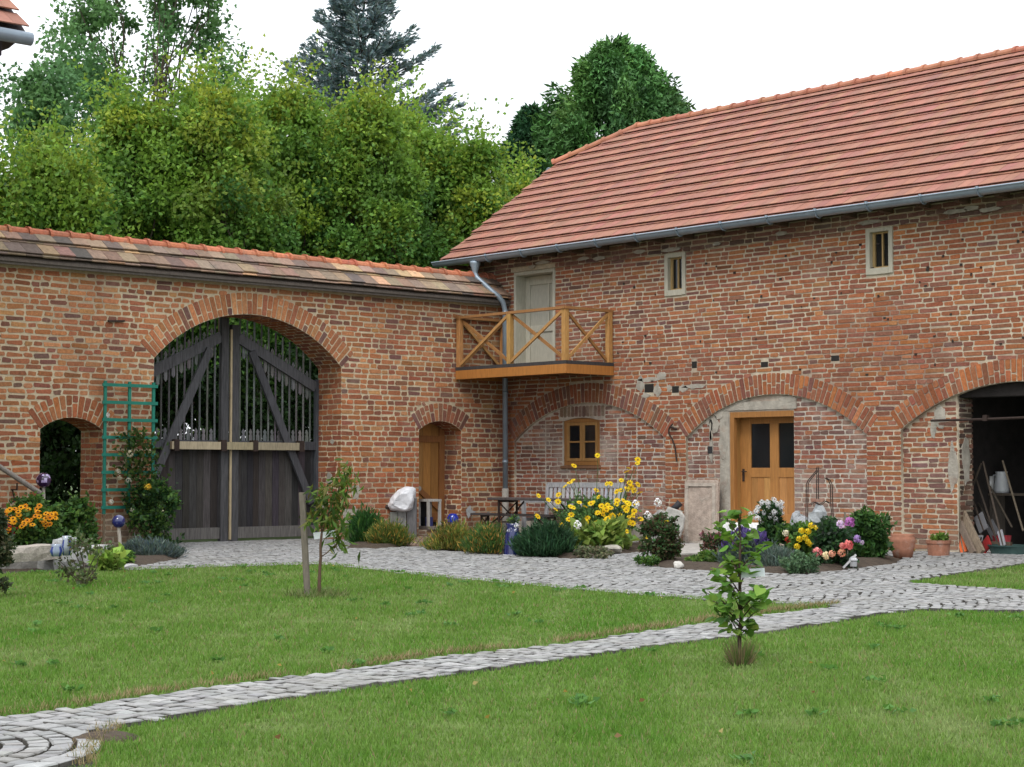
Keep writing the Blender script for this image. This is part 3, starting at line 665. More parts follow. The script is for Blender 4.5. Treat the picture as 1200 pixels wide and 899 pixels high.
# ------------------------------------------------------------------ the big timber gate
gX = -.86
gate = thing('wooden_gate', 'dark weathered double gate of planks and pickets filling the large brick arch', 'gate', (gX, -6.55, 0))
DARK = [(0.036, 0.034, 0.035), (0.024, 0.023, 0.025), (0.052, 0.046, 0.042), (0.033, 0.027, 0.025), (.062, .057, .054)]
def leaf(y0, y1, sgn):
    """y0 outer edge, y1 meeting edge"""
    a, b = min(y0, y1), max(y0, y1); mb = MB(); y = a
    while y < b - .02:
        w = random.uniform(.13, .17); e = min(y + w, b); zt = 1.90
        mb.box(gX - .03, gX + random.uniform(-.003, .003), y + .003, e - .003, .10, zt, rc(DARK, j=.2)); y = e
    lf = mb.build('gate_leaf', M['gate_wood'], gate)
    st = (y1 - sgn * -.0, y1 + .17 * (1 if y0 > y1 else -1))
    m = MB(); zt = 4.43 if sgn < 0 else 4.30
    m.box(gX + .002, gX + .10, min(st), max(st), .02, zt, (.066, .065, .068)); m.build('meeting_stile', M['gate_wood'], lf)
    m = MB(); so = (y0, y0 + .13 * (1 if y1 > y0 else -1)); m.box(gX + .002, gX + .09, min(so), max(so), .02, 3.28, (.07, .075, .085)); m.build('hanging_stile', M['gate_wood'], lf)
    yi, yo = st[1], so[1]
    m = MB(); m.box(gX + .003, gX + .085, min(yi, yo), max(yi, yo), 1.83, 2.0, (.06, .062, .07)); m.build('middle_rail', M['gate_wood'], lf)
    m = MB(); m.box(gX + .003, gX + .075, min(yi, yo), max(yi, yo), .07, .29, (.12, .112, .105)); m.build('bottom_rail', M['gate_wood'], lf)
    zi, zo = 4.05, 3.12
    m = MB(); m.bar((gX + .05, yi, zi), (gX + .05, yo, zo), .20, .075, (1, 0, 0), (.10, .10, .108)); m.build('top_brace', M['gate_wood'], lf)
    m = MB(); yb = yi + (yo - yi) * .15; zb = zi + (zo - zi) * .15 - .12
    m.bar((gX + .115, yb, zb), (gX + .115, yi + (yo - yi) * .93, .75), .16, .06, (1, 0, 0), (.08, .08, .086) if sgn < 0 else (.065, .065, .072)); m.build('diagonal_brace', M['gate_wood'], lf)
    n = int(abs(yo - yi) / .163)
    for k in range(n):
        y = yi + (yo - yi) * (k + .5) / n; t = (k + .5) / n; zb = zi + (zo - zi) * t
        m = MB(); m.tube([(gX - .01, y, 1.98), (gX - .01, y, zb + .62)], .021, 6, rc([(.15, .152, .148), (.12, .12, .118)])); m.build('picket', M['gate_wood'], lf)
        y2 = y + (yo - yi) / n * .5
        if k < n - 1:
            for z0, z1 in ((zb - .42, zb + .26), (1.95, 2.24)):
                m = MB(); zc = zb + (zo - zi) / n * .5 if z1 > 2.5 else 0
                if z1 > 2.5: z0, z1 = zc - .34, zc + .25
                c = rc([(.16, .158, .16), (.135, .132, .135)])
                prof = [(-.035, z0 + .05), (0, z0), (.035, z0 + .05), (.035, z1 - .13), (.018, z1 - .11), (.036, z1 - .06), (0, z1), (-.036, z1 - .06), (-.018, z1 - .11), (-.035, z1 - .13)]
                m.prism([(gX - .012, y2 + p[0], p[1]) for p in prof], (.022, 0, 0), c); m.build('short_picket', M['gate_wood'], lf)
    return lf
lfl = leaf(-8.82, -6.62, -1); lfr = leaf(-4.36, -6.55, 1)
mb = MB(); mb.box(gX + .103, gX + .14, -6.605, -6.565, .05, 4.2, (.40, .32, .20)); mb.build('cover_strip', M['pale_wood'], gate)
mb = MB()
for a, b in ((-7.98, -6.88), (-6.74, -6.12), (-6.02, -4.88)): mb.box(gX + .155, gX + .235, a, b, 1.82, 1.97, rc([(.34, .27, .18), (.28, .23, .16)], j=.06))
mb.build('locking_bar', M['pale_wood'], gate)
for y in (-7.88, -6.81, -6.07, -4.95):
    mb = MB(); mb.box(gX + .10, gX + .25, y - .055, y + .055, 1.79, 2.01, (.05, .035, .03)); mb.build('bar_bracket', M['iron'], gate)
mb = MB(); mb.bar((gX - .1, -6.64, 4.0), (gX - .1, -6.64, 4.6), .2, .1, (0, 1, 0), (.12, .08, .055)); mb.build('stop_post', M['gate_wood'], gate)
# ------------------------------------------------------------------ right: two storey brick barn
barn = thing('brick_barn', 'two storey brick barn with red tiled half hipped roof and three ground floor arches', 'barn', (6, 0, 0))
def FR(u, v, w): return (u, -w, v)
BX0, BX1, BY1, BZ = -1.0, 20.0, 8.6, 6.0
T = .55
a1, arc1 = arc_pts(.36, 4.83, 2.05, .77); a2, arc2 = arc_pts(5.38, 9.72, 2.05, .79); a3, arc3 = arc_pts(10.45, 15.1, 2.12, .77); a4, arc4 = arc_pts(15.7, 19.4, 2.1, .7)
w1 = (4.85, 5.40, 4.89, 5.74); w2 = (9.76, 10.33, 4.91, 5.76); ud = (.36, 1.66, 3.60, 5.74)
def rect(r): return [(r[0], r[2]), (r[1], r[2]), (r[1], r[3]), (r[0], r[3])]
slab('wall_core', [(BX0, -.1), (BX1, -.1), (BX1, BZ + .1), (BX0, BZ + .1)], [opening(a1, -.05), opening(a2, -.05), opening(a3, -.05), rect(w1), rect(w2), rect(ud)], FR, T, M['mortar_grey'], barn)
exa = [arch_excl(arc1, .36, 4.83, 2.05, .42), arch_excl(arc2, 5.38, 9.72, 2.05, .40), arch_excl(arc3, 10.45, 15.1, 2.12, .38)]
HOLES = [(4.27, 4.52, 2.98, 3.15), (5.02, 5.2, 2.95, 3.08), (7.3, 7.47, 3.36, 3.46), (8.95, 9.13, 3.40, 3.5), (5.55, 5.68, 3.42, 3.55)]
rects = [w1, w2, ud] + HOLES
def ex_right(v):
    o = [i for e in exa for i in e(v)]
    for r in rects:
        if r[2] - .03 < v < r[3] + .03: o.append((r[0] - .01, r[1] + .01))
    return o
def col_right(u, v):
    if 1.6 < v < 3.1 and random.random() < .5: return rc(ORANGE)
    if v > 4.2 and u < 6 and random.random() < .35: return rc(INFILL_COLS)
    if v > 3 and u > 7 and random.random() < .25: return rc(ORANGE)
    return rc(RIGHT_COLS, RIGHT_W)
mb = MB()
wav = lambda u: .008 * sin(u * .9) + .006 * sin(u * 2.3 + 1)
lay(mb, FR, BX0, BX1, 0.0, 5.74, .0885, .395, .022, ex_right, col_right, jit=.005, pstr=.5, tilt=wav)
for arc, th, cols in ((arc1, .42, RIGHT_COLS[:2] + INFILL_COLS + ORANGE[2:]), (arc2, .40, RIGHT_COLS[:2] + INFILL_COLS[:3] + ORANGE), (arc3, .38, ORANGE + RIGHT_COLS[:3]), (arc4, .38, ORANGE)):
    if arc is arc4: continue
    voussoirs(mb, FR, arc, th, .108, .021, lambda: rc(cols), proud=.010)
# corbelled cornice below the gutter
for z, o in ((5.745, .05), (5.835, .10), (5.925, .15)):
    fr = lambda a, b, w, o=o: (a, -o - w, b)
    lay(mb, fr, BX0, BX1, z, z + .082, .088, .395, .012, lambda v: [(ud[0] - .05, ud[1] + .05)] if z < 5.76 else [], lambda a, b: rc([(.17, .09, .07), (.2, .1, .075), (.13, .08, .065)]), jit=.005)
mb.build('brickwork', M['brick'], barn)
mb = MB(); mb.box(BX0, BX1, -.05, -.001, 5.74, 5.832); mb.box(BX0, BX1, -.10, -.001, 5.832, 5.922); mb.box(BX0, BX1, -.15, -.001, 5.922, 6.02)
mb.build('cornice_core', M['mortar_grey'], barn)
mb = MB()
for x in (1.05, 1.35, 3.1, 4.25, 5.1, 7.9, 9.9, 11.7, 12.0, 12.35, 2.6, 6.3):
    mb = MB(); z = random.choice((5.84, 5.80, 5.86)); blob(mb, lambda a, b, w: (a, -.105 - w, b), x, z, random.uniform(.1, .25), .04, .012, 9); mb.build('cornice_patch', M['plaster'], barn)
# putlog holes: thin dark plates on the face paint the shade of the pockets
for r in HOLES:
    mb = MB(); mb.box(r[0], r[1], .0 - .004, .0 - .001, r[2], r[3], (.02, .018, .016)); mb.build('pocket_shade', M['plain'], barn)
for _ in range(60):
    x = random.uniform(3.5, 13.5); z = random.uniform(3.1, 5.5); w = random.uniform(.02, .06); mb = MB(); mb.box(x, x + w, -.018, -.002, z, z + random.uniform(.02, .05), (.035, .025, .02)); mb.build('pocket_shade', M['plain'], barn)  # small dark blocks on the face paint the shade of further pockets
for u, v, a, b in ((4.15, 3.15, .1, .17), (4.62, 3.02, .1, .12), (4.4, 3.24, .3, .05), (4.75, 3.3, .12, .09), (4.95, 3.05, .06, .08), (5.32, 3.03, .12, .07), (5.6, 3.06, .3, .05), (4.3, 2.92, .12, .05)): mb = MB(); blob(mb, FR, u, v, a, b, .012, 15); mb.build('render_patch', M['plaster'], barn)
# other walls of the shell
mb = MB(); mb.box(BX0 - .002, BX0 + .5, T + .002, BY1, -.1, 6.1); mb.box(BX0, BX1, BY1 - .5, BY1 + .002, -.1, 6.08); mb.box(BX1 - .5, BX1 + .002, T + .002, BY1 - .5, -.1, 6.1)
RZ, RY, EY, EZ = 9.50, 4.20, -.50, 6.06
mb.prism([(BX0 - .001, T, 6.1), (BX0 - .001, BY1 - .4, 6.1), (BX0 - .001, 5.2, 8.55), (BX0 - .001, 3.2, 8.55)], (.4, 0, 0))
mb.build('rear_walls', M['mortar_grey'], barn)
mb = MB(); mb.box(BX0 + .01, BX1 - .01, .02, BY1 - .51, 3.12, 3.3); mb.box(BX0 + .01, BX1 - .01, .02, BY1 - .51, 5.95, 6.02); mb.build('floors', M['dark_plaster'], barn)

# ---- blind arch infills
I = .06
win = (1.82, 2.93, 1.49, 2.50); door = (6.47, 8.03, .42, 2.53)
FI = lambda u, v, w: (u, I - w, v)
def clip_arc(arc, u0, u1):
    cu, cz, R, a = arc
    def f(v):
        if v < cz + R * cos(a): return [(-99, u0 + .005), (u1 - .005, 99)]
        h = v + .05 - cz
        if h >= R: return [(-99, 99)]
        half = sqrt(R * R - h * h); return [(-99, cu - half), (cu + half, 99)]
    return f
c1, c2, c3 = clip_arc(arc1, .36, 4.83), clip_arc(arc2, 5.38, 9.72), clip_arc(arc3, 10.45, 15.1)
cam_win = [(win[0], win[2]), (win[1], win[2]), (win[1], win[3] - .05)] + [(win[1] + (win[0] - win[1]) * k / 8, win[3] - .05 + .07 * sin(pi * k / 8)) for k in range(1, 8)] + [(win[0], win[3] - .05)]
inf1 = slab('arch_infill', [(p[0], p[1] + .02) for p in opening(a1, -.1)], [cam_win], FI, .4, M['mortar_lime'], barn)
inf2 = slab('arch_infill', [(p[0], p[1] + .02) for p in opening(a2, -.1)], [rect(door)], FI, .4, M['mortar_lime'], barn)
mb = MB()
def ex1(v):
    o = c1(v) + ([(win[0] - .01, win[1] + .01)] if win[2] - .02 < v < win[3] + .05 else [])
    if v > 2.5: o.append((1.7, 3.1))
    o += [(1.28, 1.31)] if v < 2.4 else []
    o += [(3.43, 3.47), (3.98, 4.01)] if v < 2.45 else []
    return o
lay(mb, FI, .36, 4.83, .28, 2.86, .0885, .36, .022, ex1, lambda a, b: rc(INFILL_COLS + ([ORANGE[0]] if a > 3 else [])), jit=.006)
x = 1.74
while x < 3.04:                                   # soldier course over the window
    brick(mb, [(x, 2.535), (x + .095, 2.535), (x + .095, 2.765), (x, 2.765)], FI, .006, rc([(.22, .15, .11), (.25, .16, .12), (.2, .12, .09)]), .004); x += .112
mb.build('infill_brickwork', M['brick_lime'], inf1); mb = MB()
def ex2(v):
    o = c2(v) + ([(door[0] - .22, door[1] + .005)] if v < door[3] + .28 else [])
    return o
lay(mb, FI, 5.38, 9.72, .30, 2.86, .0885, .36, .022, ex2, lambda a, b: rc(INFILL_COLS), jit=.005)
mb.build('infill_brickwork', M['brick_lime'], inf2); mb = MB()
FI3 = lambda u, v, w: (u, .07 - w, v)
def ex3(v): return c3(v) + [(11.55, 99)]
lay(mb, FI3, 10.45, 11.56, .05, 2.75, .0885, .36, .022, ex3, lambda a, b: rc(INFILL_COLS + RIGHT_COLS), jit=.006)
fj = lambda a, b, w: (11.572 + w, a, b)
lay(mb, fj, .115, .52, .02, 2.64, .0885, .36, .022, lambda v: [], lambda a, b: rc([(.10, .06, .045), (.13, .07, .05), (.08, .055, .045), (.2, .1, .07)]), jit=.008)
mb3 = mb
cu, cz, R, a = arc3; t3 = math.asin((11.57 - cu) / R)
pl = [(10.45, -.1), (11.57, -.1)] + [(cu + R * sin(t), cz + R * cos(t) + .01) for t in np.linspace(t3, -a, 8)]
inf3 = slab('arch_infill', pl, [], FI3, .42, M['mortar_grey'], barn); mb3.build('infill_brickwork', M['brick'], inf3)
top = [(cu + R * sin(t), cz + R * cos(t) + .02) for t in np.linspace(t3, a, 14)]
mb = MB(); mb.prism([(p[0], .13, p[1]) for p in [(11.57, 2.66), (15.1, 2.66)] + top[::-1] if p[1] > 2.6], (0, .4, 0)); mb.build('lintel', M['dark_plaster'], barn)
mb = MB()
blob(mb, FI3, 11.47, 1.45, .09, .4, .012, 16); blob(mb, fj, .3, 1.6, .12, .4, .012, 14); blob(mb, FI3, 11.22, 2.35, .12, .2, .010); blob(mb, FI3, 11.08, 2.15, .06, .2, .01)
mb.build('render_patch', M['plaster'], barn)
mb = MB(); mb.box(6.1, 8.1, I - .022, I - .001, 2.56, 2.72); mb.box(6.22, 6.455, I - .016, I - .001, .3, 2.55)
for u, v, ra, rb in ((6.2, 2.5, .12, .1), (6.3, 1.9, .1, .3), (6.1, 2.3, .1, .16), (6.3, 1.2, .09, .3), (6.0, 1.85, .05, .3), (6.0, 2.2, .05, .25), (5.95, 2.42, .06, .12), (7.9, 2.74, .2, .06), (6.6, 2.75, .4, .05)): blob(mb, FI, u, v, ra, rb, .026, 12)
mb.box(.4, 6.22, I - .01, I - .001, .0, .32); mb.box(8.06, 9.7, I - .01, I - .001, .0, .3)
mb.build('plaster_band', M['plaster'], barn)
mb = MB(); mb.box(5.92, 6.04, I - .03, I - .008, 1.74, 1.88, (.03, .03, .032)); mb.build('socket_box', M['plain'], barn)

# ---- ground floor window
def casement(name, x0, x1, z0, z1, y, fw, wood, mull, bar_z, parent, arch=0.0, colr=(.34, .17, .06)):
    mb = MB(); d = .07
    mb.box(x0, x0 + fw, y, y + d, z0, z1, colr); mb.box(x1 - fw, x1, y, y + d, z0, z1, colr)
    mb.box(x0 + fw, x1 - fw, y + .001, y + d, z0, z0 + fw, colr); mb.box(x0 + fw, x1 - fw, y + .001, y + d, z1 - fw, z1, colr)
    f = mb.build(name, wood, parent, bevel=.005)
    return f
wf = casement('window', win[0] + .01, win[1] - .01, win[2] + .03, win[3] + .005, I + .03, .085, M['honey_wood'], 0, 0, barn, colr=(.31, .145, .045))
xm = (win[0] + win[1]) / 2; wc = (.36, .19, .065)
for xa, xb in ((win[0] + .1, xm - .005), (xm + .005, win[1] - .1)):
    mb = MB(); y0, y1, fw, zb, zt = I + .02, I + .075, .06, win[2] + .118, win[3] - .083
    mb.box(xa, xa + fw, y0, y1, zb, zt, wc); mb.box(xb - fw, xb, y0, y1, zb, zt, wc)
    mb.box(xa + fw, xb - fw, y0 + .001, y1, zb, zb + fw, wc); mb.box(xa + fw, xb - fw, y0 + .001, y1, zt - fw, zt, wc)
    zm = (zb + zt) / 2 + .0; mb.box(xa + fw, xb - fw, y0 + .008, y1 - .01, zm - .017, zm + .017, wc)
    cs = mb.build('casement', M['honey_wood'], wf, bevel=.004)
    mb = MB(); mb.box(xa + fw - .005, xb - fw + .005, y0 + .035, y0 + .041, zb + fw - .005, zt - fw + .005); mb.build('pane', M['glass'], wf)
mb = MB(); mb.box(win[0] - .03, win[1] + .03, -.02 + I - .03, I + .02, win[2] - .04, win[2] + .025, (.19, .10, .055)); mb.build('sill', M['honey_wood'], wf, bevel=.006)

# ---- ground floor door: frame at the face, leaf set back
dj = (.33, .15, .045); dy = I + .24
mb = MB(); mb.box(door[0], door[0] + .10, I - .005, I + .09, door[2], door[3], dj); mb.box(door[0] + .1, door[1] - .004, I - .004, I + .09, door[3] - .11, door[3], dj)
mb.box(door[0] + .02, door[0] + .045, I + .09, dy + .06, door[2], door[3], (.36, .19, .06)); mb.box(door[0] + .045, door[1] - .045, I + .09, dy + .06, door[3] - .07, door[3] - .03, (.3, .15, .05))
df = mb.build('door_frame', M['honey_wood'], barn, bevel=.004)
lz0, lz1 = door[2], door[3] - .075; hc = (.37, .17, .05); lx0, ga, gb, ma, rx = 6.516, 6.78, 7.25, 7.46, 8.02
mb = MB(); mb.box(lx0, ga, dy, dy + .06, lz0, lz1, hc); mb.box(gb, ma, dy + .001, dy + .06, lz0 + .18, lz1 - .15, hc)
mb.box(ga, rx, dy + .002, dy + .06, lz1 - .15, lz1, hc); mb.box(ga, rx, dy + .003, dy + .06, lz0 + .86, lz0 + 1.04, hc); mb.box(ga, rx, dy + .002, dy + .06, lz0, lz0 + .16, hc)
dl = mb.build('house_door', M['honey_wood'], barn, bevel=.006)
for xa, xb in ((ga, gb), (ma, rx)):
    mb = MB(); k = 3; w = (xb - xa) / k
    for j in range(k): mb.box(xa + j * w + .002, xa + (j + 1) * w - .002, dy + .018, dy + .04, lz0 + .15, lz0 + .87, rc([(.42, .205, .07), (.35, .16, .05), (.47, .25, .10)], j=.05))
    mb.build('door_panel', M['honey_wood'], dl)
    mb = MB(); mb.box(xa - .003, xb + .003, dy + .03, dy + .036, lz0 + 1.03, lz1 - .14); mb.build('pane', M['glass'], dl)
mb = MB(); mb.box(lx0 + .06, lx0 + .11, dy - .012, dy - .001, lz0 + .78, lz0 + 1.02, (.03, .03, .03)); mb.tube([(lx0 + .085, dy - .01, lz0 + .97), (lx0 + .085, dy - .055, lz0 + .97), (lx0 + .2, dy - .055, lz0 + .97)], .012, 6, (.03, .03, .03)); mb.build('door_handle', M['iron'], dl)
mb = MB(); mb.box(door[0] - .05, door[1] + .05, -.35, I + .3, -.05, door[2] - .01); mb.build('door_step', M['stone'], barn)
# ---- dark room behind window & door so the glass looks into gloom
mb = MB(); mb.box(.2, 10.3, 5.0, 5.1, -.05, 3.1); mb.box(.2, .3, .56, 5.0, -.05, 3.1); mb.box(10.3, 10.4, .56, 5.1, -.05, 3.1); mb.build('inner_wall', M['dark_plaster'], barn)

# ---- upper storey door in a deep grey frame
gp = (.44, .42, .345)
mb = MB(); x0, x1, z0, z1 = ud
mb.box(x0 + .003, x0 + .07, -.02, .40, z0, z1 - .003, gp); mb.box(x1 - .07, x1 - .003, -.02, .40, z0, z1 - .003, gp); mb.box(x0 + .07, x1 - .07, -.019, .40, z1 - .08, z1 - .003, gp)
of = mb.build('loft_door_frame', M['grey_paint'], barn, bevel=.005)
mb = MB(); y = .30; mb.box(x0 + .07, x1 - .07, y, y + .05, z0, z1 - .08, (.44, .42, .35))
ol = mb.build('loft_door', M['grey_paint'], barn)
mb = MB(); c = (.48, .455, .375)
mb.box(x0 + .07, x0 + .2, y - .03, y - .001, z0 + .01, z1 - .09, c); mb.box(x1 - .2, x1 - .07, y - .03, y - .001, z0 + .01, z1 - .09, c)
for za, zb in ((z0 + .01, z0 + .12), (z0 + .82, z0 + .96), (z1 - .28, z1 - .09)): mb.box(x0 + .2, x1 - .2, y - .029, y - .001, za, zb, c)
mb.box((x0 + x1) / 2 + .12, (x0 + x1) / 2 + .17, y - .028, y - .001, z0 + .96, z1 - .28, c)
mb.build('door_moulding', M['grey_paint'], ol, bevel=.008)
mb = MB(); mb.lathe([(0, .05), (.02, .045), (.024, .03), (.01, .02), (.01, 0)], (0, 0, 0), 8); mb.v = [(x1 - .3 + p[0], y - .03 - p[2], z0 + .92 + p[1]) for p in mb.v]; mb.c = [(.04, .04, .04)] * len(mb.c); mb.build('door_knob', M['iron'], ol)
# ---- small upper windows
for r in (w1, w2):
    x0, x1, z0, z1 = r; mb = MB(); fw = .085; gc = (.45, .42, .34)
    mb.box(x0 - .005, x0 + fw, -.03, .16, z0, z1, gc); mb.box(x1 - fw, x1 + .005, -.03, .16, z0, z1, gc); mb.box(x0 + fw, x1 - fw, -.029, .16, z0 - .005, z0 + .11, gc); mb.box(x0 + fw, x1 - fw, -.029, .16, z1 - .09, z1 + .005, gc)
    f = mb.build('loft_window', M['grey_paint'], barn, bevel=.006)
    mb = MB(); wc = (.40, .27, .12); xa, xb, za, zb = x0 + fw, x1 - fw, z0 + .11, z1 - .09
    mb.box(xa, xa + .05, .06, .12, za, zb, wc); mb.box(xb - .03, xb, .06, .12, za, zb, wc); mb.box(xa + .05, xb - .03, .061, .12, za, za + .03, wc); mb.box(xa + .05, xb - .03, .061, .12, zb - .03, zb, wc)
    xm = (xa + xb) / 2 + .01; mb.box(xm - .014, xm + .014, .065, .11, za + .03, zb - .03, wc); mb.build('frame', M['pale_wood'], f)
    mb = MB(); mb.box(xa + .04, xb - .02, .10, .105, za + .02, zb - .02); mb.build('pane', M['glass'], f)

# ---- roof: double lapped plain tiles in 15 courses, half hip at the gable end
sl = sqrt((RY - EY) ** 2 + (RZ - EZ) ** 2); us = Vector((0, (RY - EY) / sl, (RZ - EZ) / sl)); un = Vector((0, -us.z, us.y))
VX = -1.58; HZv = 8.68; HXr = .10; RX1 = BX1 + .4                   # verge, half hip foot height, ridge start
vh = (HZv - EZ) / us.z
def left_edge(v): return VX if v <= vh else VX + (HXr - VX) * (v - vh) / (sl - vh)
TILE = [(0.285, 0.128, 0.091), (0.30, 0.135, 0.095), (0.272, 0.122, 0.088), (0.315, 0.148, 0.10), (0.255, 0.115, 0.085)]
mb = MB(); rows = 15; p = sl / rows; E0 = Vector((0, EY, EZ))
for r in range(rows):
    for t in range(2):
        v0 = r * p + t * .062 - (.03 if r == 0 else 0); v1 = min(v0 + p + .03, sl + .01); x = VX + (t * .11) - .22 * random.random(); w = .215
        n0, n1 = .064 + t * .030, .010 + t * .025
        while x < RX1:
            xa = max(x, left_edge((v0 + v1) / 2)); xb = min(x + w - .005, RX1)
            if xb - xa > .02:
                jv, jn = random.gauss(0, .0025), random.gauss(0, .0012); th = .013; vs = []
                for dn in (0, th):
                    for (xx_, vv_, nn_) in ((xa, v0 + jv, n0), (xb, v0 + jv, n0), (xb, v1, n1), (xa, v1, n1)):
                        q = E0 + us * vv_ + un * (nn_ + dn + jn); vs.append((xx_, q.y, q.z))
                mb.hexa(vs, rc(TILE, [.36, .28, .24, .06, .06], .03))
            x += w
roof = mb.build('roof', M['roof_tile'], barn)
def roof_pt(x, v, n=0): q = E0 + us * v + un * n; return (x, q.y, q.z)
mb = MB(); dk = (.07, .05, .04)
# boarding below the tiles: front slope, rear slope, half hip
front = [roof_pt(VX, 0), roof_pt(RX1, 0), roof_pt(RX1, sl), roof_pt(HXr, sl), roof_pt(VX, vh)]
mb.prism(front, un * -.05, dk)
back = [(q[0], 2 * RY - q[1], q[2]) for q in front]; mb.prism(back[::-1], Vector((0, -un.y, un.z)) * .06, (.36, .155, .11))
hip = [(VX, roof_pt(0, vh)[1], HZv), (HXr, RY, RZ), (VX, 2 * RY - roof_pt(0, vh)[1], HZv)]; mb.prism(hip, (-.01, 0, .06), (.36, .155, .11))
mb.build('roof_boarding', M['roof_tile'], barn)
mb = MB()
def ridge_run(a, b, m, r=.115):
    a, b = Vector(a), Vector(b); d = (b - a) / m; dn = d.normalized(); s = dn.cross(Vector((0, 0, 1))).normalized(); u = s.cross(dn)
    for k in range(m):
        c = rc([(.40, .16, .10), (.36, .145, .095), (.43, .18, .11)], j=.05); q = a + d * k
        for (f0, f1, ra, rb) in ((0, .88, r, r * .92), (.88, 1.04, r * 1.2, r * 1.15)):
            vs = []; n = 9
            for ff, rr in ((f0, ra), (f1, rb)):
                for j in range(n):
                    an = -.3 + (pi + .6) * j / (n - 1); vs.append(q + d * ff + s * (rr * cos(an)) + u * (rr * sin(an) * .85))
            mb.add(vs, [(j, j + 1, n + j + 1, n + j) for j in range(n - 1)] + [tuple(range(n)), tuple(range(2 * n - 1, n - 1, -1))], c)
hp = Vector((VX, roof_pt(0, vh)[1], HZv))
ridge_run(Vector((RX1, RY, RZ + .05)), Vector((HXr, RY, RZ + .05)), 48); ridge_run(Vector((HXr, RY, RZ + .05)), hp + Vector((-.02, -.02, .08)), 5)
ridge_run(Vector((HXr, RY, RZ + .05)), Vector((VX - .02, 2 * RY - hp.y, HZv + .08)), 5)
mb.build('ridge_tiles', M['roof_tile'], roof)
mb = MB(); mb.tube([(VX - .12, hp.y - .12, HZv - .08), (VX - .12, 2 * RY - hp.y, HZv - .08)], .07, 8); mb.build('hip_gutter', M['zinc'], roof)
# ---- eaves gutter and downpipe
mb = MB(); gy, gz, gr = EY - .10, EZ + .015, .105; n = 10; prof = [(gr * cos(pi + pi * k / n), gr * sin(pi + pi * k / n)) for k in range(n + 1)]
xs = [VX - .05, RX1]; vs = []
for x in xs:
    for (a, b) in prof: vs.append((x, gy + a, gz + b))
    for (a, b) in prof[::-1]: vs.append((x, gy + a * .93, gz + b * .93 + .002))
m2 = 2 * (n + 1); mb.add(vs, [(k, (k + 1) % m2, m2 + (k + 1) % m2, m2 + k) for k in range(m2)] + [tuple(range(m2 - 1, -1, -1)), tuple(range(m2, 2 * m2))])
mb.tube([(VX - .05, gy - gr, gz), (RX1, gy - gr, gz)], .018, 6)
gut = mb.build('gutter', M['zinc'], barn, smooth=True)
md = gut.modifiers.new('es', 'EDGE_SPLIT')
for k in range(19):
    mb = MB(); x = .2 + k * 1.12; pts = [(x, gy + (gr + .006) * cos(pi + pi * j / 8), gz + (gr + .006) * sin(pi + pi * j / 8)) for j in range(9)]
    for j in range(8): mb.bar(pts[j], pts[j + 1], .05, .006, (1, 0, 0))
    mb.tube([(x, gy - gr - .012, gz - .01), (x, gy - gr - .012, gz + .03)], .03, 6)
    mb.build('gutter_bracket', M['zinc'], gut)
mb = MB(); dx = -.26
mb.lathe([(.0, .0), (.12, 0.0), (.12, -.05), (.062, -.22), (.062, -.25)], (dx, gy, gz - .08), 12)
P = [(dx, gy, gz - .30), (dx, gy, gz - .34), (dx + .05, gy + .01, gz - .44), (.20, -.50, 5.30), (.28, -.40, 5.20), (.31, -.30, 5.08), (.31, -.23, 4.9), (.31, -.22, 1.0)]
mb.tube(P, .058, 12)
for z in (4.86, 3.1, 1.6): mb.tube([(.31, -.22, z - .03), (.31, -.22, z + .03)], .068, 12)
mb.build('downpipe', M['zinc'], barn, smooth=True)
mb = MB(); mb.tube([(.31, -.22, 1.02), (.31, -.22, -.02)], .075, 12, (.30, .28, .25)); mb.build('standpipe', M['plain'], barn, smooth=True)
for x in np.arange(-1.3, 20.2, .78):
    mb = MB(); mb.box(x - .05, x + .05, EY + .02, .3, 5.94, 6.03, (.10, .065, .045)); mb.build('rafter_foot', M['grey_wood'], barn)
# ---- wall ironwork
mb = MB(); mb.tube([(11.05, -.05, 2.83), (11.05, -.05, 2.86)], .01); mb = MB()
mb.tube([onY(1091, 493, -.06), onY(1150, 491.5, -.06), onY(1260, 487, -.06)], .024, 6); mb.box(12.17, 12.25, -.10, -.02, 2.24, 2.34); mb.build('sliding_rail', M['iron'], barn)
mb = MB(); h0 = onY(790, 497, -.05)
mb.tube([onY(q[0], q[1], -.05) for q in ((788, 497), (784, 502), (783.5, 508), (788, 515), (791, 524), (793, 541))], .016, 6); mb.tube([onY(786, 500, -.06), onY(793, 503, -.02)], .02, 6); mb.build('wall_hook', M['iron'], barn)
# ---- balcony over the corner
bal = MB(); BXa, BXb, BYf, bz = .02, 3.42, -1.40, 3.62
bal.box(BXa, BXb, BYf, -.02, bz - .07, bz, (.05, .045, .045))
balc = bal.build('balcony', M['grey_wood'], barn)
mb = MB(); oc = (.40, .165, .04)
mb.box(BXa, BXb, BYf, BYf + .06, bz - .26, bz - .072, oc); mb.box(BXb - .06, BXb, BYf + .06, -.02, bz - .26, bz - .072, oc); mb.box(BXa, BXa + .06, BYf + .06, -.02, bz - .26, bz - .072, oc)
for k in range(5): mb.box(BXa + .5 + k * .6, BXa + .58 + k * .6, BYf + .06, -.02, bz - .22, bz - .073, (.25, .12, .05))
mb.build('fascia', M['honey_wood'], balc, bevel=.004)
pc = (.43, .235, .08); rz = 4.66
posts = [(BXa + .07, BYf + .06), (1.70, BYf + .06), (BXb - .07, BYf + .06), (BXb - .07, -.09), (BXa + .07, -.09)]
for i, (x, y) in enumerate(posts):
    mb = MB(); w = .055; mb.box(x - w, x + w, y - w, y + w, bz, rz, rc([pc, (.40, .23, .08)], j=.04)); mb.build('post', M['pale_wood'], balc, bevel=.006)
seq = [posts[4], posts[0], posts[1], posts[2], posts[3]]
mb = MB()
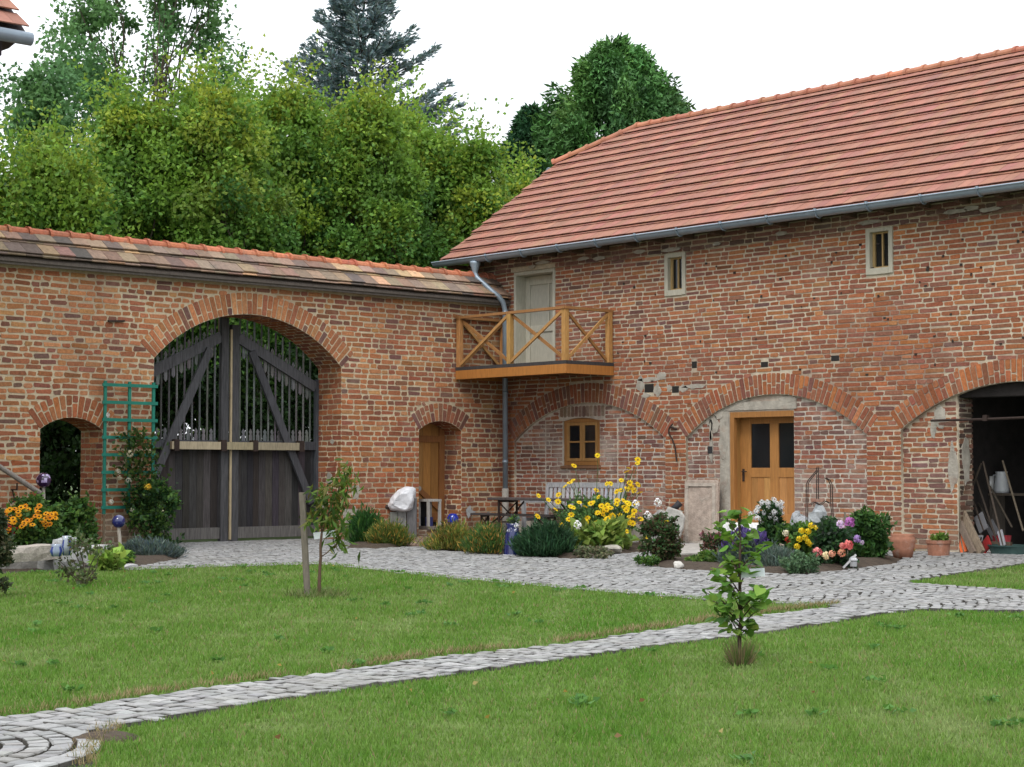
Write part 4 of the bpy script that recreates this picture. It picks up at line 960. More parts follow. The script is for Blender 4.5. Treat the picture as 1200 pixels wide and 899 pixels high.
for (a, b) in ((posts[4], posts[0]), (posts[0], posts[2]), (posts[2], posts[3])):
    d = (Vector((b[0] - a[0], b[1] - a[1], 0))).normalized() * .08
    mb.bar((a[0] - d.x, a[1] - d.y, rz + .028), (b[0] + d.x, b[1] + d.y, rz + .028), .11, .055, (0, 0, 1), (.31, .15, .055))
mb.build('handrail', M['honey_wood'], balc)
for a, b in zip(seq[:-1], seq[1:]):
    for flip in (0, 1):
        za, zb = (bz + .05, rz - .03) if flip else (rz - .03, bz + .05); o = .022 * (1 if flip else -1)
        nrm_ = Vector((b[1] - a[1], a[0] - b[0], 0)).normalized() * o; d = Vector((b[0] - a[0], b[1] - a[1], 0)).normalized() * .05
        mb = MB(); mb.bar((a[0] + nrm_.x + d.x, a[1] + nrm_.y + d.y, za), (b[0] + nrm_.x - d.x, b[1] + nrm_.y - d.y, zb), .036, .062, (0, 0, 1), (.42, .225, .08) if flip else (.30, .145, .05)); mb.build('cross_brace', M['pale_wood'], balc)

# ---- storage room behind the open arch
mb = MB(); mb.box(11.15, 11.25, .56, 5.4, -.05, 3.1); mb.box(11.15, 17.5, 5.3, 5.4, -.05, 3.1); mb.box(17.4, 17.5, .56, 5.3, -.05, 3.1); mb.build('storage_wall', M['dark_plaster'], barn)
mb = MB(); mb.box(11.25, 17.4, -.0, 5.3, -.06, .004); mb.build('storage_floor', M['stone'], barn)

# ------------------------------------------------------------------ neighbouring house: only its eaves corner shows
HXe, HYe, HZe = 4.0, -13.43, 8.0
house = thing('neighbouring_house', 'corner of a tiled house roof with blue grey gutter at the upper left', 'house', (0, -24, 0))
mb = MB(); mb.box(-5.0, 3.15, -40, -14.6, -.1, 7.85); mb.build('wall', M['mortar_warm'], house)
mb = MB(); hs = Vector((-.73, 0, .68)); hn = Vector((.68, 0, .73)); E1 = Vector((HXe, 0, HZe + .12)); L = 6.6
for r in range(14):
    v0 = r * .47; y = HYe
    while y > -26:
        vs = []
        for dn in (0, .022):
            for (yy, vv_, n_) in ((y, v0, .10), (y - .245, v0, .10), (y - .245, v0 + .5, .015), (y, v0 + .5, .015)):
                q = E1 + hs * vv_ + hn * (n_ + dn); vs.append((q.x, yy, q.z))
        mb.hexa(vs, rc(TILE, None, .06)); y -= .25
hr = mb.build('roof', M['roof_tile'], house)
mb = MB(); mb.prism([(HXe, HYe, HZe + .1), (HXe - .73 * L, HYe, HZe + .1 + .68 * L), (HXe - 1.46 * L, HYe, HZe + .1), (HXe - .6, HYe, HZe - .02)], (0, -26, 0), (.06, .045, .05)); mb.build('roof_boarding', M['grey_wood'], house)
mb = MB(); mb.tube([(HXe + .1, HYe + .02, HZe + .0), (HXe + .1, -40, HZe + .0)], 0.105, 12); mb.build('gutter', M['zinc'], house, smooth=True)
mb = MB(); mb.box(HXe - .42, HXe - .12, -40, HYe - .35, HZe - .27, HZe - .02, (.055, .04, .05)); mb.build('eaves_board', M['grey_wood'], house)
# ------------------------------------------------------------------ trees beyond the walls
def site(px, X=None, Y=None):
    p = onX(px, HZ, X) if X is not None else onY(px, HZ, Y); p.z = 0; return p
def sphere_dirs(n): return unit(RNG.normal(size=(n, 3)))
def limb(mb, a, b, r0, r1, wob=.12, seg=5, n=6, col=(1, 1, 1)):
    a, b = Vector(a), Vector(b); L = (b - a).length; pts = [a]; rs = [r0]
    for k in range(1, seg):
        t = k / seg; pts.append(a.lerp(b, t) + Vector((random.gauss(0, wob * L * .25), random.gauss(0, wob * L * .25), random.gauss(0, wob * L * .1) + L * .05 * sin(pi * t)))); rs.append(r0 + (r1 - r0) * t)
    pts.append(b); rs.append(r1); mb.tube(pts, rs, n, col)
def broadleaf(name, label, px, top, hw, X, cols_low, cols_hi, nclump=130, per=190, leaf_s=.17, low=.6, cr=.85, trunk_r=.16, profile=None, group=None, holes=0.0, cat='tree', stems=1, yellow=.5, top_spike=.25):
    b = site(px, X=X); s = ppm(b); H = CAM_H + (HZ - top) / s; R = hw / s
    t = thing(name, label, cat, b, group)
    prof = profile or (lambda u: min(1, .55 + 1.3 * u) * (1 - max(0, u - .5) ** 1.6 * 2.2))
    cz = RNG.uniform(0, 1, nclump); rr = np.sqrt(RNG.uniform(.12, 1, nclump)); th = RNG.uniform(0, 2 * pi, nclump)
    rad = np.array([max(.12, prof(u)) for u in cz]) * R * rr
    c = np.stack([b.x + rad * np.cos(th), b.y + rad * np.sin(th), low + cz * (H - low - .3)], -1)
    if holes: c = c[RNG.uniform(size=len(c)) > holes]
    m = len(c); size = cr * RNG.uniform(.55, 1.25, m) * (1.1 - .45 * (c[:, 2] / H))
    N = per * m; idx = np.repeat(np.arange(m), per)
    d = sphere_dirs(N); q = RNG.uniform(size=(N, 1)) ** .55
    P = c[idx] + d * q * size[idx][:, None] * np.array([1, 1, .85])
    # shoots that break the outline
    k = int(m * 1.6); i2 = RNG.integers(0, m, k); sd = unit(d[:k] * .6 + np.array([0, 0, .9])); LL = RNG.uniform(.3, .9, k) * top_spike * 4
    tt = RNG.uniform(.2, 1, (k, 14)); SP = (c[i2][:, None] + sd[:, None] * (size[i2] * .75)[:, None, None] + sd[:, None] * tt[..., None] * LL[:, None, None] + RNG.normal(size=(k, 14, 3)) * .09).reshape(-1, 3)
    P = np.concatenate([P, SP]); idx = np.concatenate([idx, np.repeat(i2, 14)]); d = np.concatenate([d, np.repeat(sd, 14, 0)])
    T = unit(d * .7 + RNG.normal(size=P.shape) * .7 + np.array([0, 0, -.25]))
    y = np.clip((c[:, 2] / H - .45) * 1.5 * yellow + RNG.normal(size=m) * .28 * yellow, 0, 1)
    lo = np.array(cols_low)[RNG.integers(0, len(cols_low), m)]; hi = np.array(cols_hi)[RNG.integers(0, len(cols_hi), m)]
    cc = lo * (1 - y[:, None]) + hi * y[:, None]; C = cc[idx] * (1 + RNG.normal(size=(len(P), 1)) * .22)
    V = leaf_quads(P, T, leaf_s * RNG.uniform(.7, 1.25, len(P)), leaf_s * .68)
    ok = P[:, 2] > .15
    np_mesh('crown', V[ok], 4, np.clip(C[ok], .004, .8), M['leaf'], t)
    mb = MB()
    for q_ in range(stems):
        o = Vector((random.gauss(0, .25), random.gauss(0, .25), 0)) * (stems > 1); lean = Vector((random.gauss(0, R * .18), random.gauss(0, R * .18), 0)) * (1 if stems == 1 else 2.2)
        limb(mb, (b.x + o.x, b.y + o.y, -.1), (b.x + lean.x + o.x, b.y + lean.y + o.y, H * .8), trunk_r, trunk_r * .08, .06, 7, 8)
        for _ in range(int(m / stems * .3)):
            e = c[RNG.integers(0, m)]; z0 = max(.8, e[2] * random.uniform(.45, .8)); f = z0 / (H * .8)
            limb(mb, (b.x + o.x + lean.x * f, b.y + o.y + lean.y * f, z0), e, trunk_r * .32 * (1 - f * .6), .015, .2, 4, 5)
    mb.build('trunk', M['bark'], t, smooth=True)
    return t
HB_LO = [(0.075, 0.19, 0.036), (0.09, 0.21, 0.038), (0.058, 0.155, 0.034), (0.11, 0.23, 0.036)]
HB_HI = [(0.22, 0.34, 0.038), (0.17, 0.30, 0.038), (0.29, 0.36, 0.042), (0.15, 0.28, 0.036)]
gH = 'hornbeams behind the courtyard wall'
hb = [(-25, 205, 75, -6.5, 'hornbeam at the far left edge, half cut off by the photo, behind the wall'),
      (62, 175, 68, -5.2, 'hornbeam behind the wall above the small arched doorway, under the ash'),
      (150, 118, 78, -7.0, 'tall yellowing hornbeam left of the gate, in front of the ash trunks'),
      (243, 92, 80, -5.6, 'tallest yellow green hornbeam rising behind the gate arch'),
      (330, 100, 78, -7.4, 'yellow tipped hornbeam just right of the gate, left of the spruce'),
      (432, 104, 62, -5.4, 'hornbeam with a high rounded top right in front of the blue spruce'),
      (505, 150, 60, -6.2, 'hornbeam right of the spruce with a ragged upright top'),
      (560, 160, 38, -4.6, 'slender hornbeam leaning toward the roof verge of the barn'),
      (608, 203, 34, -9.0, 'low yellowish hornbeam bough mass touching the half hip of the barn')]
hb += [(290, 112, 55, -8.5, 'hornbeam filling the dip between the two tallest yellow crowns'), (375, 132, 55, -8.0, 'hornbeam filling the dip left of the spruce trunk'), (470, 125, 52, -8.4, 'hornbeam filling the dip right of the spruce trunk')]
for (px, top, hw, X, lab) in hb:
    broadleaf('hornbeam', lab, px, top, hw * 1.22, X, HB_LO, HB_HI, nclump=int(110 + hw * 1.3), per=240, leaf_s=.125, low=2.7, cr=.8, group=gH, yellow=1.0, top_spike=.4, holes=.22 if px > 470 else .08)
AS_LO = [(0.09, 0.21, 0.075), (0.075, 0.18, 0.07), (0.105, 0.235, 0.08)]
AS_HI = [(0.13, 0.26, 0.085), (0.145, 0.275, 0.085)]
broadleaf('ash_tree', 'tall airy ash tree with thin dark stems, rising above the hornbeams', 160, -110, 148, -17, AS_LO, AS_HI, nclump=240, per=170, leaf_s=.165, low=6.0, cr=.9, trunk_r=.16, holes=.16, stems=6, yellow=.6,
          profile=lambda u: .55 + .5 * sin(pi * min(1, u * 1.2)))
broadleaf('ash_tree', 'low ash branches hanging at the left below the neighbouring roof corner', 45, 60, 34, -15, AS_LO, AS_HI, nclump=44, per=150, leaf_s=.17, low=5.5, cr=.75, trunk_r=.12, stems=2, yellow=.5, profile=lambda u: .9)
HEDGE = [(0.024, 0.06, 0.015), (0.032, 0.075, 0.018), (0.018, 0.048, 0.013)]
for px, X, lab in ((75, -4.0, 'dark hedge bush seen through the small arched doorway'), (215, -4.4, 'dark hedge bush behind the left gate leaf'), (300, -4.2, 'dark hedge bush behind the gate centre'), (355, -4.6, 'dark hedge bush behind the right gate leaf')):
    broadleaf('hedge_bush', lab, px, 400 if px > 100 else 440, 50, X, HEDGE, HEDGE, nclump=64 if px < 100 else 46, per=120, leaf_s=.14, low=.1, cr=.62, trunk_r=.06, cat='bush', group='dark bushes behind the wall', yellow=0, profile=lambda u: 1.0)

def conifer(name, label, px, top, hw, X, cols, levels=46, z0=4.5, kind='spruce'):
    b = site(px, X=X); s = ppm(b); H = CAM_H + (HZ - top) / s; R = hw / s
    t = thing(name, label, 'tree', b); P, T, L = [], [], []; mb = MB()
    limb(mb, (b.x, b.y, -.1), (b.x, b.y, H - .1), .24, .02, .01, 8, 8)
    for k in range(levels):
        u = k / levels; z = z0 + (H - z0) * u ** .95; rad = R * (1 - u) ** .85 + .10
        for j in range(random.randint(6, 9) if u < .9 else 5):
            a = random.uniform(0, 2 * pi); l = rad * random.uniform(.62, 1.12); d = Vector((cos(a), sin(a), 0)); pitch = -.10 + .55 * u + random.gauss(0, .08)
            pts = [Vector((b.x, b.y, z))]; m = 6
            for q in range(1, m + 1):
                w = q / m; pts.append(Vector((b.x, b.y, z)) + d * l * w + Vector((0, 0, l * (pitch * w - .22 * w + .30 * w * w))))
            mb.tube(pts, [.035 * (1 - .8 * q / m) for q in range(m + 1)], 4)
            n = int(14 + 36 * l)
            for _ in range(n):
                w = random.uniform(.12, 1) ** .8; i = min(m - 1, int(w * m)); q = pts[i].lerp(pts[i + 1], w * m - i)
                sd = Vector((-d.y, d.x, 0)) * random.choice((-1, 1)); tw = random.uniform(.05, .42) * (1.05 - w * .75) * min(1.2, l)
                for _k in range(2):
                    f = random.uniform(.3, 1); o = q + sd * tw * f + d * tw * f * .5
                    P.append(o + Vector((random.gauss(0, .03), random.gauss(0, .03), random.gauss(0, .04)))); T.append(sd * .5 + d * .8 + Vector((random.gauss(0, .35), random.gauss(0, .35), random.uniform(-.1, .75)))); L.append(random.uniform(.12, .25))
    P, T, L = np.array(P), np.array(T), np.array(L)
    np_mesh('crown', leaf_quads(P, T, L, L * .33), 4, pick_cols(len(P), cols, None, .2), M['needle'], t)
    mb.build('trunk', M['bark'], t); return t
conifer('blue_spruce', 'blue grey spruce towering behind the yellow green trees', 424, -42, 215, -16, [(0.22, 0.30, 0.31), (0.16, 0.24, 0.25), (0.28, 0.36, 0.37), (0.14, 0.18, 0.16)], levels=44, z0=5.5)

def cypress(name, label, px, top, hw, Y, cols, n=42000, z0=1.0, pw=1.5, sz=.42):
    b = site(px, Y=Y); s = ppm(b); H = CAM_H + (HZ - top) / s; R = hw / s
    t = thing(name, label, 'tree', b)
    m = 330; u = RNG.uniform(0, 1, m) ** .8; th = RNG.uniform(0, 2 * pi, m); rp = R * (1 - u ** pw) ** .75 * RNG.uniform(.55, 1.04, m)
    c = np.stack([b.x + rp * np.cos(th), b.y + rp * np.sin(th), z0 + u * (H - z0) - .2], -1)
    i = RNG.integers(0, m, n); out = np.stack([np.cos(th[i]), np.sin(th[i]), 0 * th[i]], -1)
    d = sphere_dirs(n) * (RNG.uniform(size=(n, 1)) ** .5)
    sc = (.30 + .62 * (1 - u[i]))[:, None] * R * .36
    P = c[i] + d * sc * np.array([.75, .75, 1.5])
    T = out * .75 + np.array([0, 0, .35]) + RNG.normal(size=(n, 3)) * .45
    dr = RNG.uniform(size=n) < .45; T[dr, 2] -= 1.0
    L = sz * RNG.uniform(.5, 1.2, n)
    cl = pick_cols(m, cols, None, .16)
    np_mesh('crown', leaf_quads(P, T, L, L * .36), 4, np.clip(cl[i] * (1 + RNG.normal(size=(n, 1)) * .2), .004, .8), M['needle'], t)
    mb = MB(); limb(mb, (b.x, b.y, -.1), (b.x, b.y, H - .6), .3, .03, .01, 8, 8); mb.build('trunk', M['bark'], t); return t
CYP = [(0.075, 0.19, 0.05), (0.09, 0.22, 0.055), (0.06, 0.16, 0.046), (0.115, 0.245, 0.06)]
cypress('cypress', 'broad dense green cypress standing behind the barn roof ridge', 722, 52, 156, 17, CYP, n=135000, pw=3.2, sz=.27)
cypress('cypress', 'smaller darker conifer left of the broad cypress by the half hip', 624, 124, 90, 15, [(0.032, 0.10, 0.04), (0.042, 0.115, 0.045), (0.026, 0.082, 0.036)], n=75000, pw=2.8, sz=.25)

# ------------------------------------------------------------------ garden plants
FC = {}
def flower_mesh(kind, r, cols, centre=(.25, .16, .02)):
    key = (kind, r, cols)
    if key in FC: return FC[key]
    mb = MB()
    if kind == 'daisy':
        for k in range(9):
            a = 2 * pi * k / 9; c, s = cos(a), sin(a); w = r * .26
            mb.add([(c * r * .15, s * r * .15, .0), (c * r * .6 - s * w, s * r * .6 + c * w, r * .16), (c * r, s * r, r * .02), (c * r * .6 + s * w, s * r * .6 - c * w, r * .16)], [(0, 1, 2, 3)], rc([cols], j=.1))
        mb.lathe([(0, r * .30), (r * .2, r * .24), (r * .28, r * .06)], n=8, col=centre)
    elif kind == 'ball':
        for _ in range(46):
            d = Vector((random.gauss(0, 1), random.gauss(0, 1), random.gauss(.25, .9))).normalized(); x = d.cross(Vector((.3, .5, .8))).normalized(); y = d.cross(x); c = d * r * .62; w = r * .34
            mb.add([c - x * w, c + d * r * .1 - y * w, c + d * r * .42 + x * w * .2, c + y * w + d * r * .1], [(0, 1, 2, 3)], rc([cols], j=.12))
    elif kind == 'cluster':
        for _ in range(40):
            d = Vector((random.gauss(0, 1), random.gauss(0, 1), random.gauss(.3, .7))).normalized(); c = d * r * random.uniform(.6, 1); x = d.cross(Vector((.3, .5, .8))).normalized(); y = d.cross(x); w = r * .24
            mb.add([c - x * w, c - y * w, c + x * w, c + y * w], [(0, 1, 2, 3)], rc([cols], j=.08))
    me = bpy.data.meshes.new('flower_head'); me.from_pydata([tuple(v) for v in mb.v], [], mb.f); me.materials.append(M['petal'])
    a = me.attributes.new('col', 'FLOAT_COLOR', 'FACE'); a.data.foreach_set('color', np.array([(*c, 1.0) for c in mb.c], dtype=np.float32).ravel())
    FC[key] = me; return me
def put_flower(root, me, p, tilt=(0, 0, 1), label=None):
    o = bpy.data.objects.new('flower_head', me); COL.objects.link(o); o.parent = root; o.location = Vector(p) - org_of(root)
    o.rotation_euler = Vector(tilt).to_track_quat('Z', 'Y').to_euler(); ORG[o.name] = Vector(p)
    if label: o['label'] = label
    return o
TOCAM = Vector((.74, -.67, 0))
def plant(name, label, cat, px, ybase, ytop, hw, cols, kind='broad', n=900, leaf_s=.08, group=None, stems=8, flat=1.0, w=None, ld=1.0, base=None):
    b = base or G(px, ybase - 2); s = ppm(b); h = (ybase - ytop) / s; R = hw / s * .86
    cols = [tuple(x * 1.5 for x in c) for c in cols]
    t = thing(name, label, cat, b, group); mb = MB()
    n = int(n * 1.7) if n > 450 else n; leaf_s *= .8 if n > 450 else 1
    if kind == 'broad':
        m = int(9 + n / 130); u = RNG.uniform(0, 1, m) ** .85; th = RNG.uniform(0, 2 * pi, m)
        rr = R * .86 * np.sqrt(RNG.uniform(.05, 1, m)) * np.sqrt(np.clip(1.02 - (u * 1.05 - .25) ** 2 * 1.65, .03, 1))
        c = np.stack([b.x + rr * np.cos(th), b.y + rr * np.sin(th) * flat, b.z + .04 + u * h * .86], -1)
        cr = min(R, h * .8) * RNG.uniform(.20, .42, m); i = RNG.integers(0, m, n)
        d = sphere_dirs(n); P = c[i] + d * (RNG.uniform(size=(n, 1)) ** .5) * cr[i][:, None] * np.array([1, 1, .8])
        k = int(m * 1.5); j = RNG.integers(0, m, k); o = unit(np.stack([np.cos(th[j]), np.sin(th[j]), RNG.uniform(.2, 1.8, k)], -1) + RNG.normal(size=(k, 3)) * .3)
        f = RNG.uniform(.4, 1, (k, 9)); SP = (c[j][:, None] + o[:, None] * f[..., None] * (cr[j] * RNG.uniform(1.1, 1.9, k))[:, None, None] + RNG.normal(size=(k, 9, 3)) * leaf_s * .25).reshape(-1, 3)
        P = np.concatenate([P, SP]); d = np.concatenate([d, np.repeat(o, 9, 0)]); i = np.concatenate([i, np.repeat(j, 9)])
        ok = (P[:, 2] > b.z + .015) & (P[:, 2] < b.z + h * 1.12); P, d, i = P[ok], d[ok], i[ok]; n = len(P)
        T = d * .7 + RNG.normal(size=(n, 3)) * .6 + np.array([0, 0, -.15]); L = leaf_s * RNG.uniform(.6, 1.3, n); V = leaf_quads(P, T, L, L * .62 * ld)
        tone = (1 + RNG.normal(size=m) * .16)[i]
        for k in range(stems):
            e = P[RNG.integers(0, n)]; limb(mb, (b.x + random.gauss(0, R * .12), b.y + random.gauss(0, R * .12), b.z - .03), e, .010, .004, .1, 4, 5)
    else:                                         # 'needle': upright sprays from the base, in tufts
        m = 16; tth = RNG.uniform(0, 2 * pi, m); tr = np.sqrt(RNG.uniform(0, 1, m)); i = RNG.integers(0, m, n); tv = RNG.uniform(.72, 1.12, m)
        x0, y0 = tr[i] * np.cos(tth[i]) + RNG.normal(size=n) * .24, tr[i] * np.sin(tth[i]) + RNG.normal(size=n) * .24
        r0 = np.minimum(np.hypot(x0, y0), 1.15); th = np.arctan2(y0, x0)
        root_ = np.stack([b.x + R * .8 * x0, b.y + R * .8 * y0 * flat, np.zeros(n)], -1)
        hh = h * (1 - .42 * r0 ** 2.2) * tv[i] * RNG.uniform(.75, 1.08, n); f = RNG.uniform(0.05, 1, n)
        out = np.stack([np.cos(th) * r0, np.sin(th) * r0, 0 * th], -1)
        P = root_ + out * (R * .3 * f)[:, None] + np.array([0, 0, 1.0]) * (np.maximum(hh, .02) * f * .88)[:, None]
        T = out * .55 + np.array([0, 0, 1.0]) + RNG.normal(size=(n, 3)) * .38
        L = leaf_s * RNG.uniform(.6, 1.3, n); V = leaf_quads(P, T, L, L * .17 * ld); tone = (1 + RNG.normal(size=m) * .15)[i]
        for k in range(stems):
            q = RNG.integers(0, n); limb(mb, root_[q] + np.array([0, 0, -.03]), P[q], .008, .003, .08, 3, 4)
    np_mesh('foliage', V, 4, np.clip(pick_cols(n, cols, w, .2) * tone[:, None], .003, .9), M['leaf'], t)
    if stems: mb.build('stems', M['bark'], t)
    t['_h'] = h; t['_r'] = R
    return t, b, h, R, s
def at_b(px, py, b):
    """point at pixel (px,py) on the vertical plane through b facing the camera"""
    d = Vector(ray(px, py)); n = Vector((_h[0], _h[1], 0)); c = Vector(CAM); return c + d * ((b - c).dot(n) / d.dot(n))
GRN = [(0.035, 0.085, 0.018), (0.05, 0.11, 0.02), (0.028, 0.065, 0.018), (0.07, 0.13, 0.025)]
DGR = [(0.018, 0.05, 0.016), (0.026, 0.065, 0.018), (0.014, 0.04, 0.014)]
YGR = [(0.10, 0.12, 0.02), (0.16, 0.14, 0.03), (0.07, 0.10, 0.02), (0.24, 0.16, 0.035)]
GRY = [(0.06, 0.085, 0.07), (0.08, 0.105, 0.09), (0.045, 0.065, 0.05)]
# bed left of the narrow door
plant('evergreen_shrub', 'dark green upright feathery shrub at the foot of the wall left of the white cover', 'shrub', 430, 641, 590, 21, [(0.022, 0.075, 0.016), (0.03, 0.09, 0.018), (0.018, 0.055, 0.014)], 'needle', 2600, .17)
plant('dwarf_conifer', 'yellowing low conifer with golden lower twigs beside the dark feathery shrub', 'shrub', 457, 643, 607, 27, [(0.06, 0.095, 0.018), (0.045, 0.08, 0.018), (0.10, 0.11, 0.02), (0.26, 0.17, 0.035)], 'needle', 2800, .13, w=[.35, .3, .2, .15])
# hedge row in front of the table
plant('dwarf_conifer', 'yellow green low conifer at the left end of the hedge row before the table', 'shrub', 530, 648, 611, 30, [(0.08, 0.11, 0.02), (0.05, 0.09, 0.02), (0.13, 0.13, 0.025), (0.22, 0.15, 0.035)], 'needle', 3000, .13)
plant('dwarf_conifer', 'low conifer with golden brown twigs left of the blue milk can', 'shrub', 572, 652, 613, 29, [(0.035, 0.08, 0.018), (0.06, 0.10, 0.02), (0.26, 0.17, 0.04), (0.03, 0.065, 0.016)], 'needle', 3000, .13, w=[.35, .25, .2, .2])
plant('lavender', 'dark green lavender mound right of the blue milk can', 'plant', 643, 655, 611, 34, [(0.02, 0.055, 0.024), (0.028, 0.066, 0.028), (0.016, 0.042, 0.02)], 'needle', 4200, .17)
# tall yellow daisies
t, b, h, R, s = plant('false_sunflower', 'tall bushy plant full of yellow daisies in front of the garden bench', 'plant', 700, 645, 588, 66, [(0.055, 0.12, 0.035), (0.07, 0.14, 0.04), (0.04, 0.09, 0.028)], 'broad', 1900, .10, stems=26)
ye = flower_mesh('daisy', .068, (.72, .50, .012), (.40, .22, .02)); ye2 = flower_mesh('daisy', .056, (.78, .57, .02), (.45, .28, .02))
YP = [(745, 539), (748, 543), (700, 534), (674, 546), (667, 566), (672, 563), (662, 570), (712, 567), (717, 567), (728, 563), (734, 553), (738, 549), (739, 566), (641, 585), (654, 580), (653, 587), (649, 596), (670, 594), (668, 602), (665, 607), (690, 589), (693, 588), (683, 593), (703, 602), (698, 600), (711, 594), (706, 608), (709, 606), (713, 605), (716, 603), (731, 588), (729, 593), (735, 590), (735, 605), (738, 603), (734, 611), (737, 612), (724, 603), (657, 615), (750, 578), (730, 575), (722, 576), (736, 574), (743, 575), (695, 612), (686, 606), (676, 588), (702, 592), (720, 590), (741, 589), (700, 575), (629, 604), (630, 581), (683, 610), (731, 621), (694, 619)]
sm = MB()
YP += [(x + random.gauss(0, 11), y + random.gauss(0, 8)) for x, y in YP[20:] if y > 574][:22]
for (x, y) in YP:
    p = at_b(x + random.uniform(-1, 1), y, b) + TOCAM * (random.uniform(-.4, .4) if y < 585 else random.uniform(.55, 1.05)); put_flower(t, random.choice((ye, ye2)), p, TOCAM * random.uniform(.4, 1.3) + Vector((random.gauss(0, .4), random.gauss(0, .4), .75)))
    limb(sm, (b.x + (p.x - b.x) * .55, b.y + (p.y - b.y) * .55, max(.1, p.z * .35)), p, .009, .005, .06, 4, 4, (.05, .10, .03))
sm.build('flower_stalks', M['plain'], t)
WH = flower_mesh('cluster', .07, (.78, .78, .76))
for k in range(2): pass
plant('hosta', 'pale green broad leaved hosta below the yellow daisies', 'plant', 706, 650, 620, 38, [(0.13, 0.19, 0.035), (0.09, 0.15, 0.03), (0.17, 0.22, 0.05)], 'broad', 420, .19, stems=0, ld=1.05)
plant('ground_cover', 'grey green creeping plant along the bed edge below the hosta', 'plant', 690, 657, 645, 42, [(0.10, 0.115, 0.06), (0.07, 0.09, 0.045), (0.16, 0.14, 0.09)], 'broad', 1500, .055, stems=0, flat=.6)
t, b, h, R, s = plant('rose_bush', 'dark reddish green rose bush standing on the cobbles left of the white rock', 'plant', 772, 664, 604, 28, [(0.035, 0.06, 0.02), (0.05, 0.05, 0.022), (0.028, 0.07, 0.02), (0.06, 0.04, 0.025)], 'broad', 1700, .085, stems=14)
for (x, y) in ((745, 591), (771, 589), (759, 604), (677, 615)):
    put_flower(t, WH, at_b(x, y, b), (.7, -.6, .5))
for (x, y) in ((780, 611), (784, 619)): put_flower(t, ye2, at_b(x, y, b), (.7, -.6, .4))
plant('ground_cover', 'bright green low plant at the foot of the rose bush by the rock', 'plant', 762, 667, 656, 18, GRN, 'broad', 500, .06, stems=0)
# bed before the door
plant('ground_cover', 'low bright green strip between the white rock and the lavender', 'plant', 826, 666, 652, 30, [(0.06, 0.12, 0.02), (0.09, 0.15, 0.03), (0.04, 0.09, 0.02)], 'broad', 1300, .07, stems=0, flat=.5)
t, b, h, R, s = plant('sedum', 'reddish pink flowered sedum left of the purple lavender', 'plant', 838, 655, 630, 20, [(0.06, 0.09, 0.035), (0.045, 0.07, 0.03), (0.14, 0.06, 0.05)], 'broad', 700, .07)
for k in range(10): put_flower(t, flower_mesh('cluster', .05, (.36, .14, .2)), b + Vector((random.gauss(0, .14), random.gauss(0, .14), h * random.uniform(.8, 1.05))))
t, b, h, R, s = plant('lavender', 'purple flowering lavender behind the nearer sapling', 'plant', 880, 668, 630, 34, [(0.045, 0.07, 0.055), (0.035, 0.055, 0.045), (0.06, 0.08, 0.065)], 'needle', 3200, .16)
pl = [];
for k in range(230):
    th = random.uniform(0, 2 * pi); r = R * sqrt(random.random()) * .9; pl.append((b.x + r * cos(th) - .1, b.y + r * sin(th), h * random.uniform(.72, 1.12) * (1 - .25 * (r / R) ** 2)))
pl = np.array(pl); np_mesh('flower_spikes', leaf_quads(np.repeat(pl, 3, 0), np.tile(np.array([[0, 0, 1.0]]), (len(pl) * 3, 1)) + RNG.normal(size=(len(pl) * 3, 3)) * .22, .12, .035), 4, pick_cols(len(pl) * 3, [(.09, .06, .2), (.13, .09, .26), (.06, .05, .14)]), M['petal'], t)
t, b, h, R, s = plant('phlox', 'tall bush crowned with white flower heads in front of the house door', 'plant', 903, 655, 592, 22, DGR + [(0.04, 0.08, 0.022)], 'broad', 1700, .10, stems=12)
PHL = flower_mesh('cluster', .06, (.66, .67, .66))
for (x, y) in ((889, 594), (896, 589), (903, 587), (910, 590), (915, 594), (899, 597), (906, 599), (893, 600), (912, 600), (886, 599), (900, 606), (906, 607), (896, 605), (884, 606), (902, 592), (890, 588), (913, 587), (880, 602), (876, 605), (909, 610), (893, 611)):
    
    for _ in range(1): put_flower(t, PHL, at_b(x + random.gauss(0, 1.5), y + random.gauss(0, 1.2), b) + TOCAM * random.uniform(.0, .3), TOCAM + Vector((random.gauss(0, .3), random.gauss(0, .3), .7)))
t, b, h, R, s = plant('dahlia', 'leafy plant with small cream and rusty red blooms beside the white bush', 'plant', 925, 662, 620, 22, GRN + DGR, 'broad', 1100, .10)
for (x, y, c) in ((920, 632, (.45, .06, .03)), (917, 624, (.75, .7, .55)), (931, 627, (.5, .09, .03)), (912, 640, (.6, .5, .4)), (935, 640, (.42, .05, .03)), (927, 645, (.4, .07, .05)), (921, 650, (.35, .12, .08))): put_flower(t, flower_mesh('ball', .055, c), at_b(x, y, b) + TOCAM * .3, TOCAM)
t, b, h, R, s = plant('coneflower', 'bright yellow flowered clump in the middle of the bed before the door', 'plant', 946, 664, 617, 20, [(0.05, 0.11, 0.02), (0.07, 0.14, 0.03)], 'broad', 1000, .09)
for (x, y) in ((940, 622), (944, 630), (936, 634), (949, 619), (955, 628), (942, 638), (951, 637), (937, 626), (957, 621), (961, 640), (933, 641), (968, 644)): put_flower(t, flower_mesh('ball', .05, (.75, .6, .03)), at_b(x + random.gauss(0, 2.5), y + random.gauss(0, 2), b) + TOCAM * .3, TOCAM + Vector((0, 0, .5)))
t, b, h, R, s = plant('dahlia', 'dark dahlia bush with salmon pink, peach and lilac ball blooms', 'plant', 973, 668, 614, 30, DGR + [(0.03, 0.045, 0.03)], 'broad', 2200, .10, stems=12)
